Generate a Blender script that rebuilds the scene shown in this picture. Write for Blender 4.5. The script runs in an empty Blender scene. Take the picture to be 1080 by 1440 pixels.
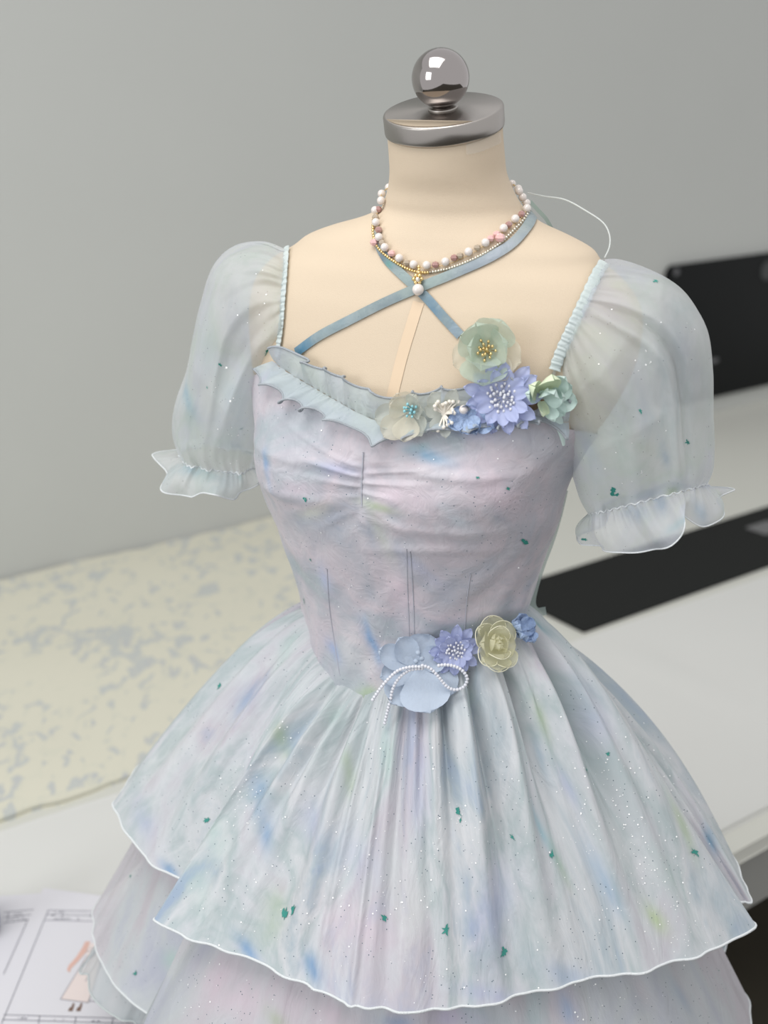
import bpy, math, random
import numpy as np
from mathutils import Vector, Matrix
from mathutils.bvhtree import BVHTree

random.seed(7); np.random.seed(7)
PI = math.pi
SC = bpy.context.scene
COL = SC.collection
F = 1730.0                      # focal length in pixels of the 1080x1440 frame
PITCH = math.radians(20.0)
CAMZ = 1.90
CP, SP = math.cos(PITCH), math.sin(PITCH)

# ------------------------------------------------------------------ camera
cam_d = bpy.data.cameras.new('camera')
cam = bpy.data.objects.new('camera', cam_d); COL.objects.link(cam)
cam.location = (0, 0, CAMZ)
cam.rotation_euler = (PI/2 - PITCH, 0, 0)
cam_d.sensor_fit = 'VERTICAL'; cam_d.sensor_height = 24.0; cam_d.lens = 24.0*F/1440
cam_d.dof.use_dof = True; cam_d.dof.focus_distance = 1.17; cam_d.dof.aperture_fstop = 2.6
SC.camera = cam
# ------------------------------------------------------------------ world, lights, exposure
w = bpy.data.worlds.new('world'); SC.world = w; w.use_nodes = True
bg = w.node_tree.nodes['Background']
bg.inputs[0].default_value = (0.985, 0.985, 1.0, 1); bg.inputs[1].default_value = 0.68
SC.view_settings.view_transform = 'Standard'; SC.view_settings.look = 'None'
SC.view_settings.exposure = 0.25; SC.view_settings.gamma = 1.0
SC.view_settings.use_curve_mapping = False
SC.cycles.transparent_max_bounces = 24

def area(name, loc, target, sx, sy, power, col):
    d = bpy.data.lights.new(name, 'AREA'); d.shape = 'RECTANGLE'; d.size = sx; d.size_y = sy
    d.energy = power; d.color = col
    o = bpy.data.objects.new(name, d); COL.objects.link(o); o.location = loc
    o.rotation_euler = (Vector(target)-Vector(loc)).to_track_quat('-Z', 'Y').to_euler()
    return o
area('ceiling_panel_light', (-0.5, 0.5, 3.25), (-0.3, 0.9, 0), 1.3, 1.3, 22, (1.0, 0.985, 0.96))
area('window_light', (-2.6, -0.9, 2.3), (0.1, 1.2, 1.5), 1.3, 1.5, 24, (0.95, 0.98, 1.0))

# ------------------------------------------------------------------ ray helpers (pixel of the photograph -> point at a known depth)
def rdir(px, py):
    a = (px-540)/F; b = (py-720)/F
    return np.array([a, CP - b*SP, -(SP + b*CP)])
C0 = np.array([0, 0, CAMZ])
def at_y(px, py, Y):
    d = rdir(px, py); return C0 + d*(Y/d[1])
def at_z(px, py, z):
    d = rdir(px, py); return C0 + d*((z-CAMZ)/d[2])
def z_at(py, Y=1.21):
    return at_y(540, py, Y)[2]

# ------------------------------------------------------------------ mesh helpers
def link(name, me, parent=None, mat=None):
    o = bpy.data.objects.new(name, me); COL.objects.link(o)
    if mat is not None and len(me.materials) == 0: me.materials.append(mat)
    if parent is not None:
        o.parent = parent
        o.matrix_parent_inverse = world_m(parent).inverted()
    return o
WM = {}
def world_m(o):
    return WM.get(o.name, Matrix.Identity(4))
def place(o, m):
    """record and set a world matrix for a top-level object"""
    WM[o.name] = m; o.matrix_world = m
def mesh(name, V, Fc, smooth=True):
    me = bpy.data.meshes.new(name)
    me.from_pydata([tuple(map(float, v)) for v in V], [], Fc); me.update()
    if smooth: me.polygons.foreach_set('use_smooth', [True]*len(me.polygons))
    return me
def grid_faces(n, m, cu=False, cv=False, off=0):
    Fc = []
    for i in range(n if cu else n-1):
        for j in range(m if cv else m-1):
            a = i*m+j; b = ((i+1) % n)*m+j; c = ((i+1) % n)*m+(j+1) % m; d = i*m+(j+1) % m
            Fc.append((off+a, off+b, off+c, off+d))
    return Fc
def grid_mesh(name, P, cu=False, cv=False):
    n, m = P.shape[:2]
    return mesh(name, P.reshape(-1, 3), grid_faces(n, m, cu, cv))
class MB:
    def __init__(s): s.V = []; s.F = []
    def add(s, V, Fc):
        o = len(s.V); s.V += [tuple(map(float, v)) for v in V]; s.F += [tuple(i+o for i in f) for f in Fc]
    def grid(s, P, cu=False, cv=False):
        n, m = P.shape[:2]; s.add(P.reshape(-1, 3), grid_faces(n, m, cu, cv))
    def ball(s, c, r, nu=10, nv=7, sc=(1, 1, 1)):
        V = [(c[0], c[1], c[2]+r*sc[2])]
        for j in range(1, nv):
            t = PI*j/nv
            for i in range(nu):
                a = 2*PI*i/nu
                V.append((c[0]+r*sc[0]*math.sin(t)*math.cos(a), c[1]+r*sc[1]*math.sin(t)*math.sin(a), c[2]+r*sc[2]*math.cos(t)))
        V.append((c[0], c[1], c[2]-r*sc[2]))
        Fc = []
        for i in range(nu): Fc.append((0, 1+i, 1+(i+1) % nu))
        for j in range(nv-2):
            for i in range(nu):
                a = 1+j*nu+i; b = 1+j*nu+(i+1) % nu
                Fc.append((a, a+nu, b+nu, b))
        L = len(V)-1; q = 1+(nv-2)*nu
        for i in range(nu): Fc.append((L, q+(i+1) % nu, q+i))
        s.add(V, Fc)
    def tube(s, P, r, seg=6, closed=False):
        P = np.array(P, float); n = len(P)
        T = np.gradient(P, axis=0) if not closed else np.roll(P, -1, 0)-np.roll(P, 1, 0)
        T /= np.linalg.norm(T, axis=1)[:, None]+1e-12
        up = np.array([0.1, 0.2, 1.0]); N = up - T[0]*np.dot(up, T[0]); N /= np.linalg.norm(N)
        rings = []
        rr = r if hasattr(r, '__len__') else [r]*n
        for i in range(n):
            N = N - T[i]*np.dot(N, T[i]); N /= np.linalg.norm(N)+1e-12
            B = np.cross(T[i], N)
            rings.append([P[i]+rr[i]*(math.cos(2*PI*k/seg)*N+math.sin(2*PI*k/seg)*B) for k in range(seg)])
        R = np.array(rings); o = len(s.V); s.grid(R, closed, True)
        if not closed:
            s.F.append(tuple(o+k for k in range(seg))[::-1]); s.F.append(tuple(o+(n-1)*seg+k for k in range(seg)))
    def lathe(s, prof, seg=64, M=None):
        P = np.array([[(r*math.cos(2*PI*k/seg), r*math.sin(2*PI*k/seg), z) for k in range(seg)] for r, z in prof])
        if M is not None:
            q = P.reshape(-1, 3); q = np.array([tuple(M @ Vector(v)) for v in q]); P = q.reshape(P.shape)
        s.grid(P, False, True)
    def box(s, c, h, M=None):
        V = [Vector((c[0]+i*h[0], c[1]+j*h[1], c[2]+k*h[2])) for i in (-1, 1) for j in (-1, 1) for k in (-1, 1)]
        if M is not None: V = [M @ v for v in V]
        s.add(V, [(0, 1, 3, 2), (4, 6, 7, 5), (0, 4, 5, 1), (2, 3, 7, 6), (0, 2, 6, 4), (1, 5, 7, 3)])
    def prism(s, pts, top, bottom):
        """pts: list of 3-vectors (flat polygon); extruded by vectors top and bottom"""
        n = len(pts); a = [np.array(p)+top for p in pts]; b = [np.array(p)+bottom for p in pts]
        s.add(a+b, [tuple(range(n)), tuple(range(2*n-1, n-1, -1))]+[(i, (i+1) % n, n+(i+1) % n, n+i) for i in range(n)])
    def build(s, name, mat, parent=None, smooth=True, bevel=0):
        me = mesh(name, s.V, s.F, smooth); o = link(name, me, parent, mat)
        if bevel:
            b = o.modifiers.new('bevel', 'BEVEL'); b.width = bevel; b.segments = 3; b.limit_method = 'ANGLE'
        return o

def cr(pts, n, closed=False):
    """Catmull-Rom through pts, n samples (even in control parameter)"""
    P = np.array(pts, float); k = len(P)
    out = []
    tot = k if closed else k-1
    for q in np.linspace(0, tot, n, endpoint=not closed):
        i = min(int(q), tot-1) if not closed else int(q) % k
        t = q-int(q) if not (not closed and int(q) >= tot) else 1.0
        if closed: a, b, c, d = P[(i-1) % k], P[i], P[(i+1) % k], P[(i+2) % k]
        else: a, b, c, d = P[max(i-1, 0)], P[i], P[min(i+1, k-1)], P[min(i+2, k-1)]
        out.append(0.5*((2*b)+(c-a)*t+(2*a-5*b+4*c-d)*t*t+(3*b-a-3*c+d)*t**3))
    return np.array(out)
def arc_resample(P, n):
    P = np.array(P, float); d = np.r_[0, np.cumsum(np.linalg.norm(np.diff(P, axis=0), axis=1))]
    q = np.linspace(0, d[-1], n)
    return np.stack([np.interp(q, d, P[:, k]) for k in range(P.shape[1])], 1)
def path(pts, n): return arc_resample(cr(pts, 30*len(pts)), n)

def tag(o, label=None, cat=None, group=None, kind=None):
    if label: o['label'] = label
    if cat: o['category'] = cat
    if group: o['group'] = group
    if kind: o['kind'] = kind
    return o
def empty(name, loc):
    o = bpy.data.objects.new(name, None); COL.objects.link(o); o.empty_display_size = 0.05
    place(o, Matrix.Translation(Vector(loc))); return o

# ------------------------------------------------------------------ materials
def new_mat(name):
    m = bpy.data.materials.new(name); m.use_nodes = True; nt = m.node_tree; nt.nodes.clear()
    out = nt.nodes.new('ShaderNodeOutputMaterial')
    return m, nt, out
def simple(name, col, rough=0.5, metal=0.0, noise=0.0, nscale=30, bump=0.0, bscale=200, alpha=1.0, trans=0.0, spec=0.5, aniso=0.0, coat=0.0):
    m, nt, out = new_mat(name); N = nt.nodes; L = nt.links
    p = N.new('ShaderNodeBsdfPrincipled')
    p.inputs['Base Color'].default_value = (*col, 1); p.inputs['Roughness'].default_value = rough
    p.inputs['Metallic'].default_value = metal; p.inputs['Specular IOR Level'].default_value = spec
    p.inputs['Coat Weight'].default_value = coat
    if aniso: p.inputs['Anisotropic'].default_value = aniso
    tc = N.new('ShaderNodeTexCoord')
    if noise:
        nz = N.new('ShaderNodeTexNoise'); nz.inputs['Scale'].default_value = nscale; nz.inputs['Detail'].default_value = 4
        L.new(tc.outputs['Object'], nz.inputs['Vector'])
        mx = N.new('ShaderNodeMix'); mx.data_type = 'RGBA'
        mx.inputs['A'].default_value = (*[c*(1-noise) for c in col], 1); mx.inputs['B'].default_value = (*[min(1, c*(1+noise)) for c in col], 1)
        L.new(nz.outputs['Fac'], mx.inputs['Factor']); L.new(mx.outputs['Result'], p.inputs['Base Color'])
    if bump:
        nb = N.new('ShaderNodeTexNoise'); nb.inputs['Scale'].default_value = bscale; nb.inputs['Detail'].default_value = 3
        L.new(tc.outputs['Object'], nb.inputs['Vector'])
        b = N.new('ShaderNodeBump'); b.inputs['Strength'].default_value = bump; b.inputs['Distance'].default_value = 0.002
        L.new(nb.outputs['Fac'], b.inputs['Height']); L.new(b.outputs['Normal'], p.inputs['Normal'])
    sh = p.outputs['BSDF']
    if trans:
        t = N.new('ShaderNodeBsdfTranslucent'); t.inputs['Color'].default_value = (*col, 1)
        mm = N.new('ShaderNodeMixShader'); mm.inputs[0].default_value = trans
        L.new(sh, mm.inputs[1]); L.new(t.outputs[0], mm.inputs[2]); sh = mm.outputs[0]
    if alpha < 1:
        t = N.new('ShaderNodeBsdfTransparent')
        mm = N.new('ShaderNodeMixShader'); mm.inputs[0].default_value = alpha
        L.new(t.outputs[0], mm.inputs[1]); L.new(sh, mm.inputs[2]); sh = mm.outputs[0]
    L.new(sh, out.inputs['Surface'])
    return m

def organza(name, cols, alpha=1.0, trans=0.3, streak=0.35, stretch=(1, 1, 0.5), scale=8.0, specks=1.0, seed=0.0, rough=0.45):
    """watercolour printed organza: soft colour patches, pale streaks, dark glitter specks; 'Print' attribute adds painted smears"""
    m, nt, out = new_mat(name); N = nt.nodes; L = nt.links
    tc = N.new('ShaderNodeTexCoord'); ca = N.new('ShaderNodeAttribute'); ca.attribute_name = 'Cloth'
    mp = N.new('ShaderNodeMapping'); mp.inputs['Scale'].default_value = stretch; mp.inputs['Location'].default_value = (seed, seed*0.7, seed*1.3)
    L.new(ca.outputs['Vector'], mp.inputs['Vector'])
    n1 = N.new('ShaderNodeTexNoise'); n1.inputs['Scale'].default_value = scale; n1.inputs['Detail'].default_value = 5; n1.inputs['Roughness'].default_value = 0.55; n1.inputs['Distortion'].default_value = 0.6
    L.new(mp.outputs[0], n1.inputs['Vector'])
    r = N.new('ShaderNodeValToRGB'); L.new(n1.outputs['Fac'], r.inputs[0])
    el = r.color_ramp.elements; k = len(cols)
    pos = np.linspace(0.33, 0.67, k)
    el[0].position = pos[0]; el[0].color = (*cols[0], 1); el[1].position = pos[-1]; el[1].color = (*cols[-1], 1)
    for i in range(1, k-1):
        e = el.new(pos[i]); e.color = (*cols[i], 1)
    # pale brushed streaks
    mp2 = N.new('ShaderNodeMapping'); mp2.inputs['Scale'].default_value = (stretch[0]*1.0, stretch[1]*1.0, stretch[2]*0.65)
    L.new(ca.outputs['Vector'], mp2.inputs['Vector'])
    n2 = N.new('ShaderNodeTexNoise'); n2.inputs['Scale'].default_value = 26; n2.inputs['Detail'].default_value = 6; n2.inputs['Roughness'].default_value = 0.65; n2.inputs['Distortion'].default_value = 1.1
    L.new(mp2.outputs[0], n2.inputs['Vector'])
    r2 = N.new('ShaderNodeValToRGB'); r2.color_ramp.elements[0].position = 0.47; r2.color_ramp.elements[1].position = 0.70
    L.new(n2.outputs['Fac'], r2.inputs[0])
    ml = N.new('ShaderNodeMath'); ml.operation = 'MULTIPLY'; ml.inputs[1].default_value = streak; L.new(r2.outputs[0], ml.inputs[0])
    mx = N.new('ShaderNodeMix'); mx.data_type = 'RGBA'; L.new(ml.outputs[0], mx.inputs['Factor'])
    L.new(r.outputs[0], mx.inputs['A']); mx.inputs['B'].default_value = (0.72, 0.74, 0.76, 1)
    # painted smears
    at = N.new('ShaderNodeAttribute'); at.attribute_name = 'Print'
    n3 = N.new('ShaderNodeTexNoise'); n3.inputs['Scale'].default_value = 45; n3.inputs['Detail'].default_value = 5; L.new(mp.outputs[0], n3.inputs['Vector'])
    r3 = N.new('ShaderNodeMapRange'); r3.inputs['From Min'].default_value = 0.3; r3.inputs['From Max'].default_value = 0.6; r3.inputs['To Min'].default_value = 0.35
    L.new(n3.outputs['Fac'], r3.inputs[0])
    m3 = N.new('ShaderNodeMath'); m3.operation = 'MULTIPLY'; L.new(at.outputs['Alpha'], m3.inputs[0]); L.new(r3.outputs[0], m3.inputs[1])
    mx2 = N.new('ShaderNodeMix'); mx2.data_type = 'RGBA'; L.new(m3.outputs[0], mx2.inputs['Factor']); L.new(mx.outputs['Result'], mx2.inputs['A']); L.new(at.outputs['Color'], mx2.inputs['B'])
    col = mx2.outputs['Result']
    if specks:
        v = N.new('ShaderNodeTexVoronoi'); v.inputs['Scale'].default_value = 170; L.new(tc.outputs['Object'], v.inputs['Vector'])
        lt = N.new('ShaderNodeMath'); lt.operation = 'LESS_THAN'; lt.inputs[1].default_value = 0.095*specks; L.new(v.outputs['Distance'], lt.inputs[0])
        n4 = N.new('ShaderNodeTexNoise'); n4.inputs['Scale'].default_value = 14; L.new(tc.outputs['Object'], n4.inputs['Vector'])
        gt = N.new('ShaderNodeMath'); gt.operation = 'GREATER_THAN'; gt.inputs[1].default_value = 0.46; L.new(n4.outputs['Fac'], gt.inputs[0])
        mu = N.new('ShaderNodeMath'); mu.operation = 'MULTIPLY'; L.new(lt.outputs[0], mu.inputs[0]); L.new(gt.outputs[0], mu.inputs[1])
        mx3 = N.new('ShaderNodeMix'); mx3.data_type = 'RGBA'; L.new(mu.outputs[0], mx3.inputs['Factor']); L.new(col, mx3.inputs['A']); mx3.inputs['B'].default_value = (0.10, 0.15, 0.19, 1)
        col = mx3.outputs['Result']
    p = N.new('ShaderNodeBsdfPrincipled'); L.new(col, p.inputs['Base Color']); p.inputs['Roughness'].default_value = rough
    p.inputs['Specular IOR Level'].default_value = 0.35
    p.inputs['Sheen Weight'].default_value = 0.15
    wv = N.new('ShaderNodeTexNoise'); wv.inputs['Scale'].default_value = 45; wv.inputs['Detail'].default_value = 4; wv.inputs['Distortion'].default_value = 2.5
    L.new(mp.outputs[0], wv.inputs['Vector'])
    b = N.new('ShaderNodeBump'); b.inputs['Strength'].default_value = 0.6; b.inputs['Distance'].default_value = 0.002
    L.new(wv.outputs['Fac'], b.inputs['Height']); L.new(b.outputs['Normal'], p.inputs['Normal'])
    t = N.new('ShaderNodeBsdfTranslucent'); L.new(col, t.inputs['Color'])
    mm = N.new('ShaderNodeMixShader'); mm.inputs[0].default_value = trans; L.new(p.outputs[0], mm.inputs[1]); L.new(t.outputs[0], mm.inputs[2])
    sh = mm.outputs[0]
    if alpha < 1:
        tr = N.new('ShaderNodeBsdfTransparent'); m4 = N.new('ShaderNodeMixShader'); m4.inputs[0].default_value = alpha
        L.new(tr.outputs[0], m4.inputs[1]); L.new(sh, m4.inputs[2]); sh = m4.outputs[0]
    L.new(sh, out.inputs['Surface'])
    return m

AQUA = (0.50, 0.575, 0.60); PALE = (0.61, 0.64, 0.66); LILAC = (0.53, 0.55, 0.64); PINK = (0.61, 0.575, 0.615); MINT = (0.53, 0.585, 0.58); BLUE = (0.47, 0.54, 0.645)
M_skirt = organza('skirt_organza', [(.36, .45, .58), (.46,.53,.57), (.64,.66,.68), (.47,.54,.55), (.62,.64,.67), (.58,.55,.60), (.44,.47,.58)], 0.93, 0.18, 0.75, seed=2.3)
M_tier = organza('lower_tier_organza', [LILAC, PALE, PINK, PINK, AQUA], 0.88, 0.2, 0.4, seed=5.1)
M_sheer = organza('sheer_lowest_tier', [AQUA, PALE, AQUA], 0.70, 0.3, 0.3, seed=1.1)
M_bodice = organza('bodice_organza', [(.36, .39, .46), (0.45, 0.445, 0.49), (.54, .49, .53), (0.42, 0.425, 0.47), (0.36, 0.41, 0.44)], 1.0, 0.0, 0.22, stretch=(1, 1, 1), scale=9, seed=3.7)
M_sleeve = organza('sleeve_organza', [(.60,.68,.70), (.74,.77,.78), (.64,.71,.68), (0.66, 0.69, 0.76), (.74,.77,.78)], 0.55, 0.35, 0.6, stretch=(1, 1, 0.6), scale=10, specks=0.8, seed=8.2)
M_ruffle = organza('ruffle_organza', [LILAC, (0.50, 0.57, 0.62), (0.52, 0.60, 0.60)], 0.88, 0.25, 0.2, stretch=(1, 1, 1), scale=14, specks=0.7, seed=4.4)
M_lining = simple('lining', (0.62, 0.63, 0.66), 0.8, trans=0.1)
M_hem = simple('rolled_hem_thread', (0.74, 0.77, 0.78), 0.6, bump=0.6, bscale=900)
M_hemgrey = simple('grey_rolled_hem', (0.36, 0.39, 0.42), 0.7, bump=0.6, bscale=900)
M_seam = simple('seam_thread', (0.42, 0.43, 0.48), 0.8)
M_strap = organza('strap_organza', [(0.16, 0.21, 0.25), (0.24, 0.30, 0.31), (0.32, 0.37, 0.35)], 1.0, 0.1, 0.2, stretch=(1, 1, 1), scale=16, specks=0.6, seed=6.0)
M_band = organza('gathered_band_organza', [(0.50, 0.58, 0.58), (0.60, 0.66, 0.64)], 1.0, 0.1, 0.2, stretch=(1, 1, 1), scale=16, specks=0.5, seed=6.6)
M_green = simple('dark_green_fleck', (0.03, 0.24, 0.20), 0.6)
M_glit = simple('glitter_flake', (1.0, 1.0, 1.0), 0.2, spec=1.0)
M_skin = simple('cream_linen', (0.63, 0.52, 0.39), 0.75, noise=0.03, nscale=12, bump=0.25, bscale=1400)
M_tape = simple('chest_tape', (0.68, 0.53, 0.375), 0.7)
M_steel = simple('brushed_steel', (0.40, 0.375, 0.35), 0.27, 1.0, aniso=0.85)
_nt = M_steel.node_tree; _tg = _nt.nodes.new('ShaderNodeTangent'); _tg.direction_type = 'RADIAL'; _tg.axis = 'Z'; _nt.links.new(_tg.outputs[0], [n for n in _nt.nodes if n.type == 'BSDF_PRINCIPLED'][0].inputs['Tangent'])
M_chrome = simple('polished_steel', (0.40, 0.37, 0.36), 0.08, 1.0)
M_pearl = simple('pearl', (0.74, 0.68, 0.64), 0.18, coat=0.8, spec=0.8)
M_gold = simple('gold_metal', (0.86, 0.66, 0.33), 0.25, 1.0)
M_mauve = simple('mauve_crystal', (0.40, 0.22, 0.20), 0.15, spec=0.9, coat=0.6)
M_pinkc = simple('pink_crystal', (0.78, 0.48, 0.46), 0.1, spec=0.9, coat=0.6)
M_smoke = simple('smoky_crystal', (0.44, 0.36, 0.27), 0.12, spec=0.9, coat=0.6)
M_silver = simple('silver_bead', (0.70, 0.66, 0.56), 0.25, 0.8)
M_petal_mint = simple('mint_organza_petal', (0.58, 0.68, 0.58), 0.5, alpha=0.72, trans=0.3, bump=0.3, bscale=300)
M_petal_cream = simple('cream_organza_petal', (0.78, 0.74, 0.62), 0.5, alpha=0.66, trans=0.3, bump=0.3, bscale=300)
M_petal_grey = simple('greige_organza_petal', (0.62, 0.64, 0.58), 0.5, alpha=0.75, trans=0.3, bump=0.3, bscale=300)
M_petal_lil = simple('periwinkle_chiffon_petal', (0.48, 0.53, 0.77), 0.6, alpha=0.94, trans=0.2, noise=0.08, nscale=60)
M_petal_blue = simple('pale_blue_chiffon_petal', (0.52, 0.60, 0.71), 0.6, alpha=0.96, trans=0.2, noise=0.05, nscale=60, bump=0.3, bscale=250)
M_petal_sage = simple('sage_silk_petal', (0.60, 0.73, 0.69), 0.5, trans=0.15, noise=0.12, nscale=60)
M_petal_sage2 = simple('yellow_green_silk_petal', (0.68, 0.76, 0.55), 0.5, trans=0.15, noise=0.12, nscale=60)
M_petal_yel = simple('pale_yellow_organza_petal', (0.78, 0.76, 0.55), 0.45, alpha=0.62, trans=0.3)
M_yel_edge = simple('pale_yellow_edge', (0.86, 0.84, 0.66), 0.5)
M_crinkle = simple('blue_crinkled_ribbon', (0.40, 0.52, 0.74), 0.6, noise=0.3, nscale=260, bump=1.0, bscale=500, trans=0.1)
M_white = simple('white_bead', (0.70, 0.71, 0.76), 0.35)
M_cream_st = simple('cream_stamen', (0.84, 0.79, 0.70), 0.5)
M_turq = simple('turquoise_stamen', (0.30, 0.62, 0.68), 0.4)
M_brown = simple('brown_calyx', (0.20, 0.13, 0.07), 0.6, noise=0.4, nscale=200)
M_clear = simple('clear_thread', (0.70, 0.74, 0.72), 0.2, alpha=0.55)
M_wall = simple('grey_wall_paint', (0.50, 0.51, 0.485), 0.9, noise=0.02, nscale=3)
M_floor = simple('dark_brown_floor', (0.055, 0.047, 0.032), 0.6, noise=0.3, nscale=5)
M_table = simple('off_white_tabletop', (0.64, 0.64, 0.58), 0.6)
M_apron = simple('grey_table_apron', (0.30, 0.30, 0.28), 0.7)
M_paper = simple('white_pattern_paper', (0.69, 0.69, 0.66), 0.8, noise=0.02, nscale=4)
M_paper2 = simple('warm_white_paper', (0.52, 0.52, 0.475), 0.8, noise=0.02, nscale=4)
M_sheet = simple('printer_paper', (0.72, 0.71, 0.745), 0.8)
M_ink = simple('grey_print', (0.22, 0.22, 0.26), 0.8)
M_skinp = simple('printed_skin_tone', (0.72, 0.47, 0.40), 0.8)
M_dressp = simple('printed_dress_tone', (0.80, 0.70, 0.67), 0.8)
M_shoep = simple('printed_shoe_brown', (0.20, 0.12, 0.09), 0.8)
M_black = simple('black_gloss', (0.003, 0.004, 0.004), 0.5, spec=0.15)
M_mat = simple('black_mat', (0.012, 0.013, 0.012), 0.8, spec=0.25)
M_greyobj = simple('joint_and_reflection_grey', (0.10, 0.10, 0.105), 0.5)  # apron joint, and the panel's painted reflections
M_slip = simple('grey_slip', (0.16, 0.16, 0.16), 0.7)
M_bluegrey = simple('blue_grey_plastic', (0.22, 0.26, 0.36), 0.5)
M_yellowr = simple('yellow_rim', (0.55, 0.52, 0.30), 0.6)

def floral_mat():
    m, nt, out = new_mat('cream_floral_cotton'); N = nt.nodes; L = nt.links
    tc = N.new('ShaderNodeTexCoord')
    mp = N.new('ShaderNodeMapping'); mp.inputs['Rotation'].default_value = (0, 0, -0.15); mp.inputs['Scale'].default_value = (1.0, 0.62, 1)
    L.new(tc.outputs['Object'], mp.inputs['Vector'])
    n1 = N.new('ShaderNodeTexNoise'); n1.inputs['Scale'].default_value = 5.5; n1.inputs['Detail'].default_value = 2; L.new(mp.outputs[0], n1.inputs[0])
    n2 = N.new('ShaderNodeTexNoise'); n2.inputs['Scale'].default_value = 36; n2.inputs['Detail'].default_value = 3; n2.inputs['Distortion'].default_value = 0.8; L.new(mp.outputs[0], n2.inputs[0])
    ad = N.new('ShaderNodeMath'); ad.operation = 'MULTIPLY_ADD'; ad.inputs[1].default_value = 0.7; L.new(n1.outputs['Fac'], ad.inputs[0]); L.new(n2.outputs['Fac'], ad.inputs[2])
    r = N.new('ShaderNodeValToRGB'); L.new(ad.outputs[0], r.inputs[0]); e = r.color_ramp.elements
    e[0].position = 0.84; e[0].color = (0.69, 0.67, 0.555, 1); e[1].position = 1.12; e[1].color = (0.46, 0.48, 0.51, 1)
    q = e.new(0.93); q.color = (0.66, 0.65, 0.54, 1); q = e.new(1.0); q.color = (0.54, 0.56, 0.53, 1)
    for x in e: x.position = (x.position-0.5)
    ad2 = N.new('ShaderNodeMath'); ad2.operation = 'SUBTRACT'; ad2.inputs[1].default_value = 0.5; L.new(ad.outputs[0], ad2.inputs[0]); L.new(ad2.outputs[0], r.inputs[0])
    p = N.new('ShaderNodeBsdfPrincipled'); p.inputs['Roughness'].default_value = 0.9; L.new(r.outputs[0], p.inputs['Base Color']); L.new(p.outputs[0], out.inputs[0])
    return m
M_floral = floral_mat()

# ================================================================== SETTING
TZ = 0.72                       # table top height
W1 = at_z(0, 820, TZ); W2 = at_z(1080, 562, TZ)
T = (W2-W1); T[2] = 0; T /= np.linalg.norm(T)
Nn = np.array([T[1], -T[0], 0])            # away from the wall, towards the room
Zv = np.array([0, 0, 1.0])
E1 = at_z(1020, 1205, TZ)
DEPTH = float(np.dot(E1-W1, Nn))
def wt(u, v, z): return W1 + T*u + Nn*v + Zv*(z-TZ)     # u along wall, v out from the wall
def tt(px, py, dz=0.0): return at_z(px, py, TZ+dz)
def uv_of(p): d = np.array(p)-W1; return float(d @ T), float(d @ Nn)
def slab(mb, u0, u1, v0, v1, z0, z1):
    c = [wt(u0, v0, 0), wt(u1, v0, 0), wt(u1, v1, 0), wt(u0, v1, 0)]
    c = [np.array([p[0], p[1], 0]) for p in c]
    mb.prism(c, Zv*z1, Zv*z0)
b = MB(); slab(b, -2.5, 5, -0.12, 0, 0, 3.4); tag(b.build('wall_back', M_wall, smooth=False), kind='structure')
b = MB(); slab(b, -2.5, 5, 0, 6.5, -0.1, 0); tag(b.build('floor', M_floor, smooth=False), kind='structure')

tb = empty('cutting_table', wt(1.2, DEPTH/2, 0)); tag(tb, 'long off-white cutting table against the grey wall', 'table')
b = MB(); slab(b, -1.2, 3.6, 0.002, DEPTH, TZ-0.028, TZ); b.build('tabletop', M_table, tb, False, 0.002)
b = MB(); slab(b, -1.15, 3.55, DEPTH-0.05, DEPTH-0.02, TZ-0.16, TZ-0.028); b.build('apron', M_apron, tb, False)
au, av = uv_of(tt(1068, 1215))
b = MB(); slab(b, au-0.004, au+0.004, DEPTH-0.02, DEPTH-0.014, TZ-0.16, TZ-0.03); b.build('apron_joint', M_greyobj, tb, False)
for u in (-1.1, 3.45):
    for v in (0.06, DEPTH-0.09):
        b = MB(); slab(b, u, u+0.06, v, v+0.06, 0, TZ-0.028); b.build('leg', M_apron, tb, False)

# floral cloth on the table
def cloth_quad(name, uvs, mat, dz, th, amp, n=60, jag=0.0, extra=None):
    """flat cloth: four (u,v) corners, thin with gentle waves, closed underside"""
    A, B, C, D = [np.array(q) for q in uvs]
    P = np.zeros((n, n, 3)); Q = P.copy()
    for i in range(n):
        for j in range(n):
            s, t = i/(n-1), j/(n-1)
            q = (A*(1-s)+B*s)*(1-t)+(D*(1-s)+C*s)*t
            e = jag*(math.sin(q[0]*23)+math.sin(q[0]*51+1)*.6+math.sin(q[0]*90)*.3)
            q = q+np.array([0, e*(abs(t-0.5)*2)**6])
            h = amp*(math.sin(q[0]*9+q[1]*5)+math.sin(q[0]*5-q[1]*13+2)+1.9*math.sin(q[0]*2+1+q[1]*3))*0.5
            h = max(0.0, h)+(extra(q, t) if extra else 0.0)
            P[i, j] = wt(q[0], max(q[1], 0.004), TZ+dz+th+h); Q[i, j] = wt(q[0], max(q[1], 0.004), TZ+dz)
    mb = MB(); mb.grid(P); mb.grid(Q[:, ::-1])
    N2 = n*n
    idx = [i*n for i in range(n)]+[(n-1)*n+j for j in range(1, n)]+[i*n+n-1 for i in range(n-2, -1, -1)]+[j for j in range(n-2, 0, -1)]
    def und(k): i, j = divmod(k, n); return N2+i*n+(n-1-j)
    for k in range(len(idx)):
        a, c = idx[k], idx[(k+1) % len(idx)]
        mb.F.append((a, c, und(c), und(a)))
    return mb.build(name, mat)
fa = uv_of(tt(200, 1091)); fb = uv_of(tt(0, 1160)); fc = uv_of(tt(470, 760))
vfront = (fa[1]+fb[1])/2
o = cloth_quad('floral_fabric', [(-0.9, 0.01), (fc[0]+0.15, 0.01), (fc[0]+0.05, vfront), (-0.9, vfront)], M_floral, 0.0, 0.006, 0.004, 90, 0.004)
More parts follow.
